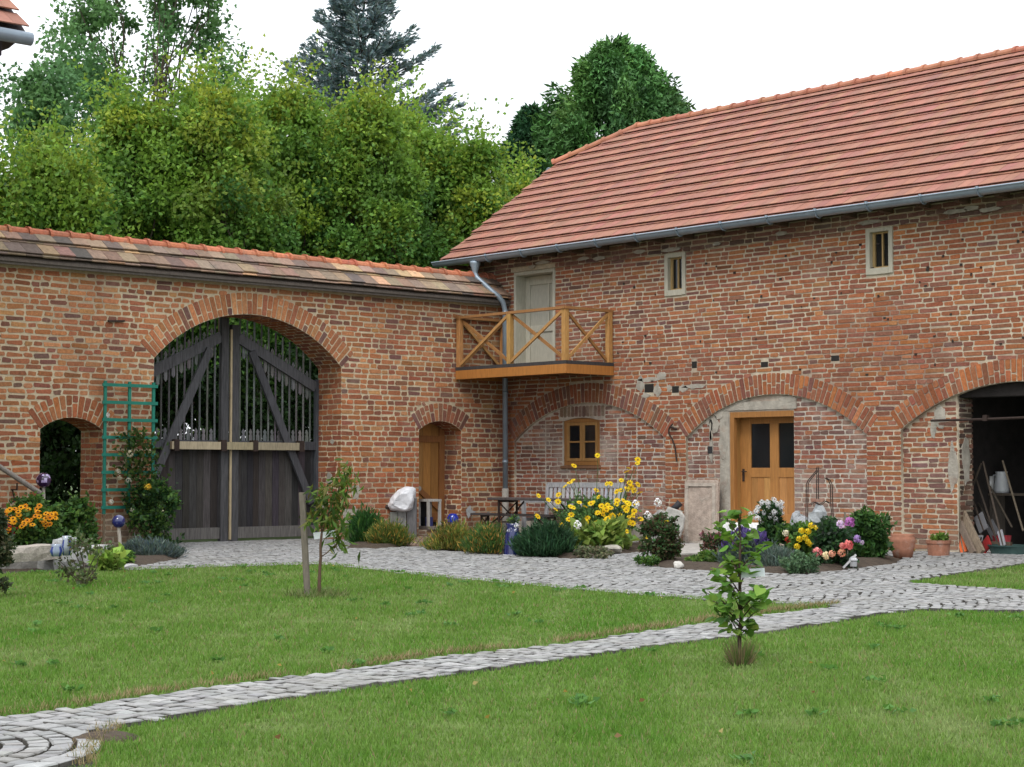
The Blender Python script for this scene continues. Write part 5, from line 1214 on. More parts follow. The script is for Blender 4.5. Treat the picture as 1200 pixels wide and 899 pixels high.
for (x, y, c, r) in ((950, 645, (.70, .26, .25), .10), (985, 637, (.72, .22, .2), .11), (979, 638, (.7, .25, .22), .07), (967, 647, (.74, .42, .28), .075), (978, 646, (.66, .32, .2), .085), (960, 649, (.78, .66, .42), .085), (987, 611, (.45, .16, .42), .115), (977, 613, (.66, .52, .68), .09), (996, 630, (.38, .25, .5), .085), (1001, 634, (.6, .5, .62), .05)): put_flower(t, flower_mesh('ball', r * .72, c), at_b(x, y, b) + TOCAM * .55, TOCAM + Vector((0, 0, .4)))
plant('peony', 'dense dark green leafy bush right of the dahlias by the terracotta jar', 'plant', 1016, 660, 604, 30, [(0.03, 0.075, 0.018), (0.04, 0.095, 0.02), (0.022, 0.055, 0.016)], 'broad', 2600, .12, stems=14)
plant('catmint', 'grey green low mound in front of the purple lavender', 'plant', 912, 671, 645, 30, GRY, 'needle', 2000, .12)
plant('catmint', 'low silvery mint mound at the front edge of the bed below the dahlias', 'plant', 938, 675, 652, 28, [(0.07, 0.12, 0.06), (0.05, 0.095, 0.045)], 'broad', 1000, .06, stems=0)
# left bed
t, b, h, R, s = plant('black_eyed_susan', 'clump of orange yellow daisies behind the granite kerb by the small doorway', 'plant', 38, 655, 588, 46, GRN, 'broad', 3000, .11, stems=12)
RB = flower_mesh('daisy', .058, (.66, .33, .012), (.06, .03, .015)); RO = flower_mesh('daisy', .055, (.62, .24, .012), (.06, .03, .015))
for k in range(62):
    x = random.uniform(-4, 74); y = random.uniform(594, 620) + 3 * sin(x * .1)
    put_flower(t, random.choice((RB, RB, RO)), at_b(x, y, b) + TOCAM * random.uniform(.35, .95), TOCAM * random.uniform(.3, 1.2) + Vector((random.gauss(0, .3), random.gauss(0, .3), .8)))
for (x, y) in ((20, 618), (27, 620)): put_flower(t, flower_mesh('ball', .07, (.5, .03, .06)), at_b(x, y, b) + TOCAM * .5, TOCAM, 'red bloom')
plant('dahlia', 'leafy green bush in front of the small arched doorway', 'plant', 92, 652, 585, 27, GRN + [(0.03, 0.07, 0.02)], 'broad', 1300, .12, stems=14)
plant('bare_rose', 'sparse drooping rose with bare brown canes in front of the granite kerb', 'plant', 98, 688, 610, 34, [(0.05, 0.075, 0.03), (0.07, 0.09, 0.04), (0.06, 0.055, 0.03)], 'broad', 300, .06, stems=7)
plant('spiraea', 'dark brownish bush cut off by the left edge of the photo', 'plant', -8, 703, 592, 26, [(0.03, 0.045, 0.018), (0.05, 0.05, 0.024), (0.022, 0.035, 0.015)], 'broad', 2600, .07, stems=22)
plant('primrose', 'small lime green leafy plant at the lawn edge by the blue globe', 'plant', 127, 671, 652, 16, [(0.10, 0.17, 0.03), (0.14, 0.21, 0.04)], 'broad', 220, .15, stems=0)
plant('lavender', 'grey blue lavender cushion on the cobbles left of the gate', 'plant', 178, 657, 630, 31, GRY + [(0.05, 0.07, 0.08)], 'needle', 3800, .13)
plant('ground_cover', 'green low growth around the blue globe stick', 'plant', 146, 665, 650, 16, GRN, 'broad', 500, .06, stems=0)
plant('silver_plant', 'silvery low plant on top of the granite kerb', 'plant', 22, 652, 637, 20, [(0.13, 0.17, 0.13), (0.10, 0.13, 0.10)], 'broad', 600, .06, stems=0)
tr_c = G(160, 646)
t, b, h, R, s = plant('climbing_rose', 'climbing rose with yellow and white blooms growing up the green trellis', 'plant', 165, 648, 566, 42, GRN + DGR, 'broad', 1900, .105, stems=18, base=Vector((.55, -9.05, 0)))
n = 420; P = np.array([[.2 + RNG.uniform(0, .3), -9.25 + RNG.normal() * .22, RNG.uniform(1.2, 2.15)] for _ in range(n)])
np_mesh('foliage', leaf_quads(P, RNG.normal(size=(n, 3)), .10, .065), 4, pick_cols(n, GRN + [(0.09, .11, .03)]), M['leaf'], t)
for (x, y, c, r) in ((175, 571, (.76, .52, .06), .09), (155, 532, (.72, .68, .5), .07), (128, 487, (.75, .74, .7), .06), (133, 588, (.74, .72, .62), .055), (141, 553, (.7, .66, .52), .06), (154, 563, (.72, .7, .6), .06), (143, 560, (.7, .66, .5), .05), (158, 597, (.7, .68, .58), .05), (175, 612, (.66, .62, .5), .05), (192, 600, (.6, .58, .4), .05)): put_flower(t, flower_mesh('ball', r, c), at_b(x, y, b) + TOCAM * .2, TOCAM)

# ------------------------------------------------------------------ young trees on the lawn
def big_leaf_sapling():
    b = G(868, 780); s = ppm(b); t = thing('sapling', 'leafy young tree with heart shaped leaves on the near lawn, grass tuft at its foot', 'sapling', b)
    mb = MB(); top = at_b(866, 600, b); brown = (.07, .045, .035)
    limb(mb, b + Vector((0, 0, -.05)), at_b(867, 690, b), .017, .012, .03, 5, 7, brown); limb(mb, at_b(867, 690, b), top, .012, .005, .04, 5, 6, brown)
    tips = [(828, 695), (838, 708), (852, 722), (893, 690), (890, 712), (878, 735), (845, 676), (885, 660), (850, 648), (893, 640), (838, 615), (850, 604), (884, 622), (868, 596), (843, 668), (890, 700), (832, 702), (856, 690), (880, 690), (862, 660), (866, 630)]
    P, T = [], []
    for (x, y) in tips:
        e = at_b(x, y, b) + TOCAM * random.uniform(-.18, .18); f = at_b(867 + (x - 867) * .05, min(745, y + 26), b)
        limb(mb, f, e, .006, .003, .08, 4, 5, brown)
        for k in range(12):
            w = random.uniform(.35, 1.05); q = Vector(f).lerp(e, w) + Vector((random.gauss(0, .035), random.gauss(0, .035), random.gauss(0, .03))); P.append(q); T.append((e - Vector(f)).normalized() * .5 + Vector((random.gauss(0, .6), random.gauss(0, .6), random.uniform(-.9, .1))))
    V = []
    cols = pick_cols(len(P), [(0.10, 0.22, 0.03), (0.13, 0.26, 0.04), (0.075, 0.17, 0.026), (0.17, 0.28, 0.045)], None, .15)
    F_, C_ = [], []
    for q, d, c in zip(P, T, cols):
        d = d.normalized(); side = d.cross(Vector((random.gauss(0, .5), random.gauss(0, .5), 1))).normalized(); nn = side.cross(d); L = random.uniform(.05, .088)
        out = [(0, 0), (-.12, .38), (.12, .55), (.45, .50), (.80, .22), (1.0, 0)]
        ptsr = [q + d * (a * L) + side * (w * L) + nn * (w * L * .35) for a, w in out]; ptsl = [q + d * (a * L) - side * (w * L) + nn * (w * L * .35) for a, w in out[1:-1]]
        for sset in ((ptsr[0], ptsr[1], ptsr[2], ptsr[3]), (ptsr[0], ptsr[3], ptsr[4], ptsr[5])): F_.append(sset); C_.append(c)
        for sset in ((ptsr[0], ptsl[2], ptsl[1], ptsl[0]), (ptsr[0], ptsr[5], ptsl[3], ptsl[2])): F_.append(sset); C_.append(c * .95)
    mb.build('trunk', M['plain'], t, smooth=True); np_mesh('crown', np.array(F_), 4, np.array(C_), M['leaf'], t)
    n = 420; a = RNG.uniform(0, 2 * pi, n); r = RNG.uniform(0, .075, n); h = RNG.uniform(.06, .22, n); V = np.zeros((n, 3, 3)); w = .003
    bx, by = b.x + r * np.cos(a), b.y + r * np.sin(a)
    V[:, 0] = np.stack([bx - w, by - w, 0 * bx], -1); V[:, 1] = np.stack([bx + w, by + w, 0 * bx], -1); V[:, 2] = np.stack([bx + .09 * np.cos(a) * RNG.uniform(.2, 1.3, n), by + .09 * np.sin(a) * RNG.uniform(.2, 1.3, n), h], -1)
    g = tag(np_mesh('grass_tuft', V, 3, pick_cols(n, [(.24, .20, .10), (.15, .18, .06), (.09, .16, .035), (.18, .14, .08)]), M['grass'], t), kind='stuff')
    p = at_b(880, 671, b); tg = MB(); tg.bar(p + Vector((-.075, -.075, -.01)), p + Vector((.075, .065, .004)), .004, .06, (0, 0, 1), (.62, .66, .70)); o = tg.build('plant_tag', M['plain'], None, p); tag(o, 'white label strip hanging on the leafy young tree', 'tag')
big_leaf_sapling()
def peach():
    b = G(374, 700); t = thing('sapling', 'slim young peach tree with drooping narrow leaves beside the wooden stake', 'sapling', b); brown = (.10, .06, .04); mb = MB()
    m1 = at_b(377, 625, b); top = at_b(404, 560, b)
    limb(mb, b + Vector((0, 0, -.05)), m1, .022, .013, .03, 5, 7, brown); limb(mb, m1, top, .012, .005, .05, 5, 6, brown); limb(mb, m1, at_b(372, 575, b), .01, .004, .05, 5, 6, brown); limb(mb, at_b(377, 652, b), at_b(396, 640, b), .007, .004, .08, 4, 5, brown)
    P, T = [], []
    for (x, y, r, k) in ((402, 556, .16, 130), (408, 566, .12, 70), (375, 575, .14, 90), (382, 590, .2, 150), (395, 595, .18, 120), (372, 604, .18, 120), (388, 606, .16, 100), (396, 630, .14, 90), (402, 622, .1, 50), (398, 578, .13, 80)):
        c = at_b(x, y, b)
        for _ in range(int(k * .4)): P.append(c + Vector((random.gauss(0, r * .48), random.gauss(0, r * .48), random.gauss(0, r * .5)))); T.append((random.gauss(0, .55), random.gauss(0, .55), random.uniform(-1.5, .1)))
    P = np.array([tuple(p) for p in P]); T = np.array(T); L = RNG.uniform(.10, .17, len(P))
    np_mesh('crown', leaf_quads(P, T, L, L * .24), 4, pick_cols(len(P), [(0.07, 0.14, 0.02), (0.11, 0.17, 0.03), (0.05, 0.10, 0.02), (0.15, 0.15, 0.03)], None, .2), M['leaf'], t); mb.build('trunk', M['plain'], t, smooth=True)
    n = 650; a = RNG.uniform(0, 2 * pi, n); r = RNG.uniform(0, .36, n); h = RNG.uniform(.03, .13, n); V = np.zeros((n, 3, 3)); w = .005
    bx, by = b.x - .05 + r * np.cos(a), b.y + r * np.sin(a)
    V[:, 0] = np.stack([bx - w, by - w, 0 * bx], -1); V[:, 1] = np.stack([bx + w, by + w, 0 * bx], -1); V[:, 2] = np.stack([bx + RNG.normal(size=n) * .06, by + RNG.normal(size=n) * .06, h], -1)
    tag(np_mesh('grass_tuft', V, 3, pick_cols(n, [(.16, .17, .07), (.12, .16, .05), (.08, .14, .03)]), M['grass'], t), kind='stuff')
    p = at_b(381, 627, b); tg = MB(); tg.bar(p + Vector((-.09, -.09, -.012)), p + Vector((.09, .08, .02)), .004, .075, (0, 0, 1), (.64, .67, .70)); o = tg.build('plant_tag', M['plain'], None, p); tag(o, 'white label strip hanging on the slim peach sapling', 'tag')
    s = G(361, 700); mb = MB(); tp = at_b(354, 577, s); mb.bar(s + Vector((0, 0, -.1)), tp, .07, .06, TOCAM, (.15, .13, .105), bev=.012); o = mb.build('wooden_stake', M['grey_wood'], None, s); tag(o, 'square weathered wooden stake leaning beside the slim sapling', 'stake')
peach()
# ------------------------------------------------------------------ things in the courtyard
def one(name, mb, mat, loc, label, cat, group=None, smooth=False, bevel=0.0):
    o = mb.build(name, mat, None, loc, smooth, bevel); return tag(o, label, cat, group)
def lumpy(c, rx, ry, rz, col, seed=0, n=10, m=7, amp=.18):
    rs = random.Random(seed); mb = MB(); vs = []
    ph = [rs.uniform(0, 6.28) for _ in range(6)]
    for i in range(m + 1):
        t = pi * i / m
        for k in range(n):
            a = 2 * pi * k / n; d = 1 + amp * (sin(2 * a + ph[0] + t) + sin(3 * a + ph[1] - 2 * t) * .6 + sin(3 * t + ph[2] + a)) * .5
            sx = sin(t) ** .7; vs.append((c[0] + rx * d * sx * cos(a), c[1] + ry * d * sx * sin(a), c[2] + rz * d * cos(t)))
    mb.add(vs, [(i * n + k, i * n + (k + 1) % n, (i + 1) * n + (k + 1) % n, (i + 1) * n + k) for i in range(m) for k in range(n)], col); return mb
def roughbox(x0, x1, y0, y1, z0, z1, ang, c, col, seed):
    """hewn block: subdivided box with irregular faces, turned by ang round c"""
    rs = random.Random(seed); mb = MB(); nx, ny, nz = max(2, int((x1 - x0) / .22)), 2, 2; grid = {}; vs = []
    def P(i, j, k):
        key = (i, j, k)
        if key not in grid:
            x = x0 + (x1 - x0) * i / nx; y = y0 + (y1 - y0) * j / ny; z = z0 + (z1 - z0) * k / nz
            e = (i in (0, nx)) + (j in (0, ny)) + (k in (0, nz)); g = .011 if e < 2 else .008
            x += rs.gauss(0, g); y += rs.gauss(0, g); z += rs.gauss(0, g * .7)
            if e >= 2: x += (.02 if i == 0 else -.02 if i == nx else 0); y += (.02 if j == 0 else -.02 if j == ny else 0); z += (-.02 if k == nz else 0)
            vs.append((c[0] + x * cos(ang) - y * sin(ang), c[1] + x * sin(ang) + y * cos(ang), c[2] + z)); grid[key] = len(vs) - 1
        return grid[key]
    fs = []
    for i in range(nx):
        for j in range(ny): fs += [(P(i, j, 0), P(i, j + 1, 0), P(i + 1, j + 1, 0), P(i + 1, j, 0)), (P(i, j, nz), P(i + 1, j, nz), P(i + 1, j + 1, nz), P(i, j + 1, nz))]
        for k in range(nz): fs += [(P(i, 0, k), P(i + 1, 0, k), P(i + 1, 0, k + 1), P(i, 0, k + 1)), (P(i, ny, k), P(i, ny, k + 1), P(i + 1, ny, k + 1), P(i + 1, ny, k))]
    for j in range(ny):
        for k in range(nz): fs += [(P(0, j, k), P(0, j, k + 1), P(0, j + 1, k + 1), P(0, j + 1, k)), (P(nx, j, k), P(nx, j + 1, k), P(nx, j + 1, k + 1), P(nx, j, k + 1))]
    mb.add(vs, fs, col); return mb
# granite kerb blocks of the left bed
gK = 'granite blocks edging the left bed'
def kerb(pa, pb, zb, h, w, col, lab, seed):
    a, b = G(*pa, zb), G(*pb, zb); d = b - a; ang = atan2(d.y, d.x); L = d.length
    one('granite_block', roughbox(0, L, 0, w, 0, h, ang, (a.x, a.y, zb), col, seed), M['stone'], (a.x, a.y, zb), lab, 'stone block', gK)
kerb((-40, 671), (66, 668), -.02, .26, .34, (.30, .29, .27), 'long low granite block at the bottom left of the bed edging', 1)
kerb((63, 669), (101, 665.5), -.02, .25, .30, (.27, .27, .26), 'short granite block in the lower row behind the bare rose', 2)
kerb((104, 664), (135, 660), -.02, .30, .34, (.40, .40, .39), 'pale granite block at the right end of the bed edging', 3)
kerb((6, 660), (75, 655), .15, .22, .30, (.36, .32, .28), 'upper long sandstone coloured block below the orange daisies', 4)
kerb((76, 655), (92, 652), .12, .30, .22, (.38, .39, .40), 'upright pale granite stub right of the upper long block', 5)
kerb((148, 670), (164, 668), -.04, .10, .18, (.40, .40, .40), 'flat grey stone at the tip of the bed by the lavender', 6)
p = G(795, 667); one('white_rock', lumpy((p.x, p.y, .05), .09, .07, .06, (.5, .48, .44), 3), M['stone'], p, 'small white rock at the edge of the cobbles', 'rock', smooth=True)
p = G(716, 650); one('flat_stone', lumpy((p.x, p.y, .09), .22, .16, .07, (.33, .31, .26), 5), M['stone'], p, 'flat beige stone lying below the hosta', 'rock')
p = G(938, 655); one('pale_boulder', lumpy((p.x, p.y, .40), .24, .18, .30, (.31, .32, .33), 7, amp=.28), M['stone'], Vector((p.x, p.y, 0)), 'grey white angular boulder behind the yellow flowers', 'rock')
p = G(958, 652); one('pale_boulder', lumpy((p.x, p.y, .48), .21, .16, .34, (.34, .36, .37), 11, amp=.3), M['stone'], Vector((p.x, p.y, 0)), 'pale grey boulder behind the lilac dahlia', 'rock')
# gazing globes
def globe(px, yb, yt, r, col, lab, spots=0, zc=None):
    b = G(px[0], yb); top = at_b(px[1], yt, b); t = thing('garden_globe', lab, 'garden globe', b)
    mb = MB(); mb.tube([b + Vector((0, 0, -.05)), top - Vector((0, 0, r * .8))], .028, 8, (.35, .32, .27)); mb.build('stick', M['pale_wood'], t)
    mb = MB(); n, m = 16, 10; vs = []
    for i in range(m + 1):
        a = pi * i / m
        for k in range(n): vs.append(top + Vector((r * sin(a) * cos(2 * pi * k / n), r * sin(a) * sin(2 * pi * k / n), r * cos(a))))
    fs = [(i * n + k, i * n + (k + 1) % n, (i + 1) * n + (k + 1) % n, (i + 1) * n + k) for i in range(m) for k in range(n)]
    for f in fs: pass
    mb.add(vs, fs, col)
    if spots:
        for i in range(len(mb.c)):
            if random.random() < .28: mb.c[i] = (.45, .36, .6)
    mb.build('glass_ball', M['gloss'], t, smooth=True)
globe((143, 139), 657, 611, .105, (.01, .016, .10), 'cobalt blue glass globe on a stick by the green trellis')
globe((53, 51), 648, 563, .13, (.035, .012, .055), 'purple speckled globe on a post in front of the doorway', 1)
# blue and white pottery
for (x, y, r, h, lab, c) in ((66, 652, .085, .15, 'small blue and white ceramic jar on the kerb, left of the pair', (.25, .3, .4)), (78, 651, .07, .24, 'taller pale blue ceramic figure pot on the kerb behind the rose', (.36, .4, .46))):
    p = G(x, y, .36); mb = MB(); mb.lathe([(0, 0), (r * .7, 0), (r, h * .45), (r * .75, h * .8), (r * .85, h), (r * .6, h), (0, h * .9)], p, 12, c)
    for i in range(len(mb.c)):
        if i // 12 in (1, 2) and i % 3 == 0: mb.c[i] = (.03, .05, .25)
    one('ceramic_pot', mb, M['gloss'], p, lab, 'pot', 'pottery on the kerb', True)
# trellis
t = thing('garden_trellis', 'green painted wooden trellis standing against the brick wall by the gate', 'trellis', (.1, -9.35, .62))
for y in (-9.86, -9.36, -8.86):
    mb = MB(); mb.box(.13, .165, y - .028, y + .028, .62, 3.04); mb.build('upright', M['green_paint'], t)
for k in range(8):
    mb = MB(); z = .74 + k * .318; mb.box(.166, .19, -9.93, -8.79, z - .03, z + .03); mb.build('slat', M['green_paint'], t)
# handrail on the wall at far left
mb = MB(); a, b_ = onX(-40, 521, .22), onX(47, 578, .22); mb.tube([a, b_], .045, 10, (.27, .24, .21)); t = one('handrail', mb, M['grey_wood'], b_, 'round weathered wooden handrail sloping down the wall to the doorway', 'handrail')
mb = MB(); q = onX(20, 566, .2); mb.tube([(0, q.y, q.z - .12), (.2, q.y, q.z - .12), (.2, q.y, q.z)], .015, 6); mb.tube([(0.03, q.y, q.z - .12), (.06, q.y + .03, q.z - .3), (.04, q.y - .03, q.z - .36)], .014, 6); mb.build('bracket', M['iron'], t)

# white covered post by the narrow door
b = Vector((.55, -2.62, 0)); s = ppm(b)
t = thing('pump_post', 'grey weathered timber post stand with a dark metal spout by the narrow door', 'post', b)
lft, rgt = at_b(458, 630, b), at_b(487, 630, b)
mb = MB()
for (xa, xb, yt_) in ((457, 466, 600), (466.5, 476, 598), (477, 488, 584)):
    pa, pb = at_b(xa, 634, b), at_b(xb, 634, b); ta, tb = at_b(xa, yt_, b), at_b(xb, yt_, b); off = Vector((-.67, -.74, 0)) * 0 + Vector((-.5, .45, 0)) * .3
    pa.z = pb.z = -.02; mb.hexa([pa, pb, pb + off, pa + off, ta, tb, tb + off, ta + off], rc([(.17, .165, .165), (.13, .125, .125), (.2, .195, .19)]))
mb.build('timber_casing', M['grey_wood'], t)
mb = MB(); mb.tube([at_b(470, 596, b), at_b(452, 594, b), at_b(446, 592, b)], [.05, .05, .045], 8, (.06, .06, .062)); mb.tube([at_b(447, 588, b), at_b(446, 602, b)], .06, 8, (.07, .07, .075)); mb.build('spout', M['iron'], t)
mb = MB(); vs = []; fs = []
ctr = at_b(469, 596, b) + Vector((-.07, .06, 0)); prof = [(452, 597), (453, 590), (458, 583), (466, 574), (476, 570), (485, 571), (486, 582), (486, 599), (470, 601)]
n = len(prof)
for dz, sc in ((.30, .55), (.22, .92), (.0, 1.06), (-.22, .98), (-.32, .6)):
    for (x, y) in prof:
        q = at_b(469 + (x - 469) * sc, 588 + (y - 588) * sc, b) + TOCAM * dz + Vector((-.1, .1, 0)); q += Vector((random.gauss(0, .014), random.gauss(0, .014), random.gauss(0, .014))); vs.append(q)
for i in range(4):
    for k in range(n): fs.append((i * n + k, i * n + (k + 1) % n, (i + 1) * n + (k + 1) % n, (i + 1) * n + k))
fs += [tuple(range(n)), tuple(range(5 * n - 1, 4 * n - 1, -1))]
mb.add(vs, fs, (.66, .67, .70)); o = one('white_cover', mb, M['plain'], ctr, 'crumpled white plastic cover draped over the grey post stand', 'cover', smooth=False)
md = o.modifiers.new('soft', 'SUBSURF'); md.levels = 2; md.render_levels = 2
tx = bpy.data.textures.new('creases', 'CLOUDS'); tx.noise_scale = .22; md = o.modifiers.new('creases', 'DISPLACE'); md.texture = tx; md.strength = .10
# brick paving in front of the narrow door
pv = [G(*q) for q in ((455, 641), (478, 630), (522, 628), (528, 643))]
mb = MB()
for i in range(9):
    for j in range(4):
        def B(u, v): return pv[0].lerp(pv[3], u).lerp(pv[1].lerp(pv[2], u), v)
        q = [B(i / 9 + .006, j / 4 + .01), B((i + 1) / 9 - .006, j / 4 + .01), B((i + 1) / 9 - .006, (j + 1) / 4 - .01), B(i / 9 + .006, (j + 1) / 4 - .01)]
        mb.prism([(p.x, p.y, -.01) for p in q], (0, 0, .055 + random.gauss(0, .003)), rc([(.17, .09, .07), (.2, .12, .09), (.14, .09, .08)]))
tag(mb.build('brick_paving', M['brick']), kind='structure')
# lantern on the sill
b = Vector((-.10, -2.02, .165)); t = thing('lantern', 'tall whitewashed wooden lantern standing on the step of the narrow door', 'lantern', b)
mb = MB(); w, h = .155, .64; c = (.42, .40, .37)
for sx in (-1, 1):
    for sy in (-1, 1): mb.box(b.x + sx * w - .025, b.x + sx * w + .025, b.y + sy * w - .025, b.y + sy * w + .025, b.z + .06, b.z + h, c)
mb.box(b.x - w - .03, b.x + w + .03, b.y - w - .03, b.y + w + .03, b.z, b.z + .07, (.2, .17, .15)); mb.box(b.x - w - .03, b.x + w + .03, b.y - w - .03, b.y + w + .03, b.z + h - .05, b.z + h, c); mb.build('frame', M['pale_wood'], t)
mb = MB(); mb.box(b.x - w - .01, b.x - w + .0, b.y - w + .026, b.y + w - .026, b.z + .07, b.z + h - .05); mb.build('pane', M['glass'], t)  # back pane: dark sheet added to stand in for the lantern's shaded inside
mb = MB(); mb.tube([(b.x, b.y, b.z + .07), (b.x, b.y, b.z + .26)], .08, 12, (.04, .045, .16)); mb.build('candle', M['plain'], t, smooth=False)
b = Vector((.0, -1.45, .165)); mb = MB(); mb.lathe([(0, 0), (.08, 0), (.10, .1), (.11, .16), (.1, .16), (0, .15)], b, 14, (.05, .05, .06)); mb.lathe([(.115, .15), (.13, .24), (.08, .32), (0, .33)], b, 14, (.02, .04, .38)); one('blue_pot', mb, M['gloss'], b, 'cobalt blue and black glazed pot beside the lantern', 'pot', smooth=True)
# small grey ornament at the wall
b = Vector((.35, -.75, 0)); mb = MB(); mb.bar(b, b + Vector((0, 0, .5)), .07, .05, TOCAM, (.2, .2, .19)); q = at_b(549, 600, b); mb = MB(); mb.bar(b, Vector((b.x, b.y, q.z)), .05, .05, TOCAM, (.18, .17, .16))
q0 = at_b(552, 599, b); mb.prism([at_b(546, 597, b), at_b(551, 592, b), at_b(553, 598, b), at_b(558, 600, b), at_b(552, 603, b), at_b(549, 608, b), at_b(547, 603, b)], TOCAM * .05, (.27, .27, .265)); one('grey_ornament', mb, M['stone'], b, 'small jagged pale grey ornament on a stick left of the beer table', 'ornament')

# beer table and bench
def trestle(mb, c, d, n, z, w, inset, blk=(.02, .022, .024)):
    pass
def beer(name, lab, cat, pa, z, L, w, th, group=None):
    a = G(pa[0], pa[1], z); a.z = 0; d = Vector((1, -.03, 0)).normalized(); n = Vector((.03, 1, 0)).normalized()
    t = thing(name, lab, cat, a, group); mb = MB()
    for k in range(3 if w > .4 else 1):
        m_ = 3 if w > .4 else 1; ww = w / m_; o = n * (ww * k + ww / 2); mb.bar(a + o + Vector((0, 0, z - th / 2)), a + o + d * L + Vector((0, 0, z - th / 2)), ww - .004, th, (0, 0, 1), rc([(.085, .07, .065), (.065, .055, .052)]), bev=.006)
    mb.build('tabletop' if w > .4 else 'seat', M['grey_wood'], t)
    for f in (.16, L - .26):
        mb = MB(); p0, p1 = a + d * (f + .15) + n * .05, a + d * (f + .15) + n * (w - .05); up = Vector((0, 0, z - th)); bl = (.022, .024, .026)
        for p in (p0, p1): mb.bar(p, p + up, .035, .035, d, bl)
        mb.bar(p0 + up * .97, p1 + up * .97, .04, .04, (0, 0, 1), bl); mb.bar(p0 + up * .45, p1 + up * .45, .03, .03, (0, 0, 1), bl); mb.bar(p0 + Vector((0, 0, .02)), p1 + Vector((0, 0, .02)), .04, .04, (0, 0, 1), bl)
        mb.bar(p0 + up * .46, p1 + up * .95, .02, .02, d, bl); mb.bar(p1 + up * .46, p0 + up * .95, .02, .02, d, bl)
        q = (p0 + p1) / 2; mb.bar(q + up * .45, q + d * (.5 if f < 1 else -.5) + up * .97, .025, .025, n, bl); mb.build('folding_leg', M['iron'], t)
beer('beer_table', 'long narrow wooden folding table with black metal legs before the barn window', 'table', (571, 583), .86, 2.5, .58, .05)
beer('beer_bench', 'long backless wooden bench in front of the folding table', 'bench', (551, 601), .53, 2.5, .28, .045)
# garden bench with slatted back
b = Vector((1.75, -.75, 0)); t = thing('garden_bench', 'grey weathered garden bench with a slatted back under the barn window', 'bench', b)
L, gc = 2.05, (.36, .36, .37); x0, x1 = .68, .68 + 2.25
xl, xr = at_b(629, 600, b).x, at_b(629, 600, b).x + 2.2; yb_, yf = -.45, -1.05; zt = 1.14
for x in (xl, xr):
    mb = MB(); mb.bar((x, yb_, 0), (x, yb_ + .1, zt), .07, .06, (0, 1, 0), gc); mb.build('leg', M['grey_wood'], t)
    mb = MB(); mb.bar((x, yf, 0), (x, yf, .74), .07, .07, (0, 1, 0), gc); mb.build('leg', M['grey_wood'], t)
    mb = MB(); mb.bar((x, yf - .06, .765), (x, yb_ + .05, .765), .09, .045, (0, 0, 1), gc); mb.build('armrest', M['grey_wood'], t)
    mb = MB(); mb.bar((x, yf, .40), (x, yb_, .40), .05, .07, (0, 0, 1), gc); mb.build('side_rail', M['grey_wood'], t)
mb = MB()
for k in range(6): mb.box(xl - .02, xr + .02, yf + .02 + k * .10, yf + .10 + k * .10, .46, .49, rc([gc], j=.1))
mb.build('seat', M['grey_wood'], t)
mb = MB(); mb.bar((xl, yb_ + .1, zt - .03), (xr, yb_ + .1, zt - .03), .05, .10, (0, 0, 1), gc); mb.build('top_rail', M['grey_wood'], t)
mb = MB(); mb.bar((xl, yb_ + .07, .66), (xr, yb_ + .07, .66), .05, .08, (0, 0, 1), gc); mb.build('lower_rail', M['grey_wood'], t)
for k in range(17):
    x = xl + .10 + (xr - xl - .2) * k / 16; mb = MB(); mb.bar((x, yb_ + .072, .68), (x, yb_ + .10, zt - .06), .075, .022, (0, 1, 0), rc([(.45, .45, .47)], j=.08)); mb.build('back_slat', M['grey_wood'], t)
# blue milk can
b = G(601, 652); t = thing('milk_can', 'blue enamel milk can used as a planter beside the cobbles', 'milk can', b); blue = (.008, .014, .10)
mb = MB(); mb.lathe([(.155, .02), (.15, .06), (.125, .36), (.105, .44), (.10, .50), (.12, .54), (.095, .53), (0, .50)], b, 18, blue); mb.build('can_body', M['gloss'], t, smooth=True)
mb = MB(); mb.lathe([(0, 0), (.165, 0), (.165, .03), (.15, .035)], b, 18, (.45, .45, .47)); mb.build('base_ring', M['plain'], t)
t2, b2, h, R, s = plant('pot_flowers', 'white and pale lilac blossoms growing out of the blue milk can', 'plant', 601, 652, 644, 7, GRY + GRN, 'broad', 160, .06, stems=0, base=Vector((b.x, b.y, .50)))
for (x, y, r, c) in ((605, 616, .055, (.8, .8, .78)), (604, 621, .045, (.66, .66, .75)), (598, 620, .04, (.5, .5, .62)), (601, 623, .04, (.55, .55, .66)), (596, 622, .035, (.7, .7, .72))): put_flower(t2, flower_mesh('cluster', r, c), at_b(x, y, b) + TOCAM * .08, TOCAM + Vector((0, 0, 1)))
# leaning slabs by the door
def tilt_pt(x, y, Y, k=.20):
    d = ray(x, y); return Vector(CAM + d * ((Y + k * CAM[2] - CAM[1]) / (d[1] - k * d[2])))
def lean_slab(name, lab, pts_px, Y, th, col, cat='stone slab'):
    base = onY(pts_px[0][0], pts_px[0][1], Y); mb = MB(); n = len(pts_px); P = []
    for (x, y) in pts_px:
        P.append(tilt_pt(x, y, Y))
    mb.prism(P, (.0, .10 * 0 + th, 0), col); one(name, mb, M['stone'], base, lab, cat, bevel=.015); return P
sp = lean_slab('red_slab', 'tall mottled reddish stone slab with raised rim leaning by the house door', [(800, 640), (802, 564), (806, 562), (838, 562.5), (841, 565), (839, 640)], -.42, .08, (.37, .30, .25))
mb = MB()
for (x0, y0, x1, y1) in ((803, 566, 806, 638), (834.5, 566, 838, 638), (806, 566, 834.5, 570), (806, 634, 834.5, 638)):
    P = []
    for (x, y) in ((x0, y1), (x0, y0), (x1, y0), (x1, y1)):
        P.append(tilt_pt(x, y, -.445))
    mb.prism(P, (0, .03, 0), (.41, .355, .30))
o = bpy.data.objects[[k.name for k in COL.objects if k.name.startswith('red_slab')][0]]
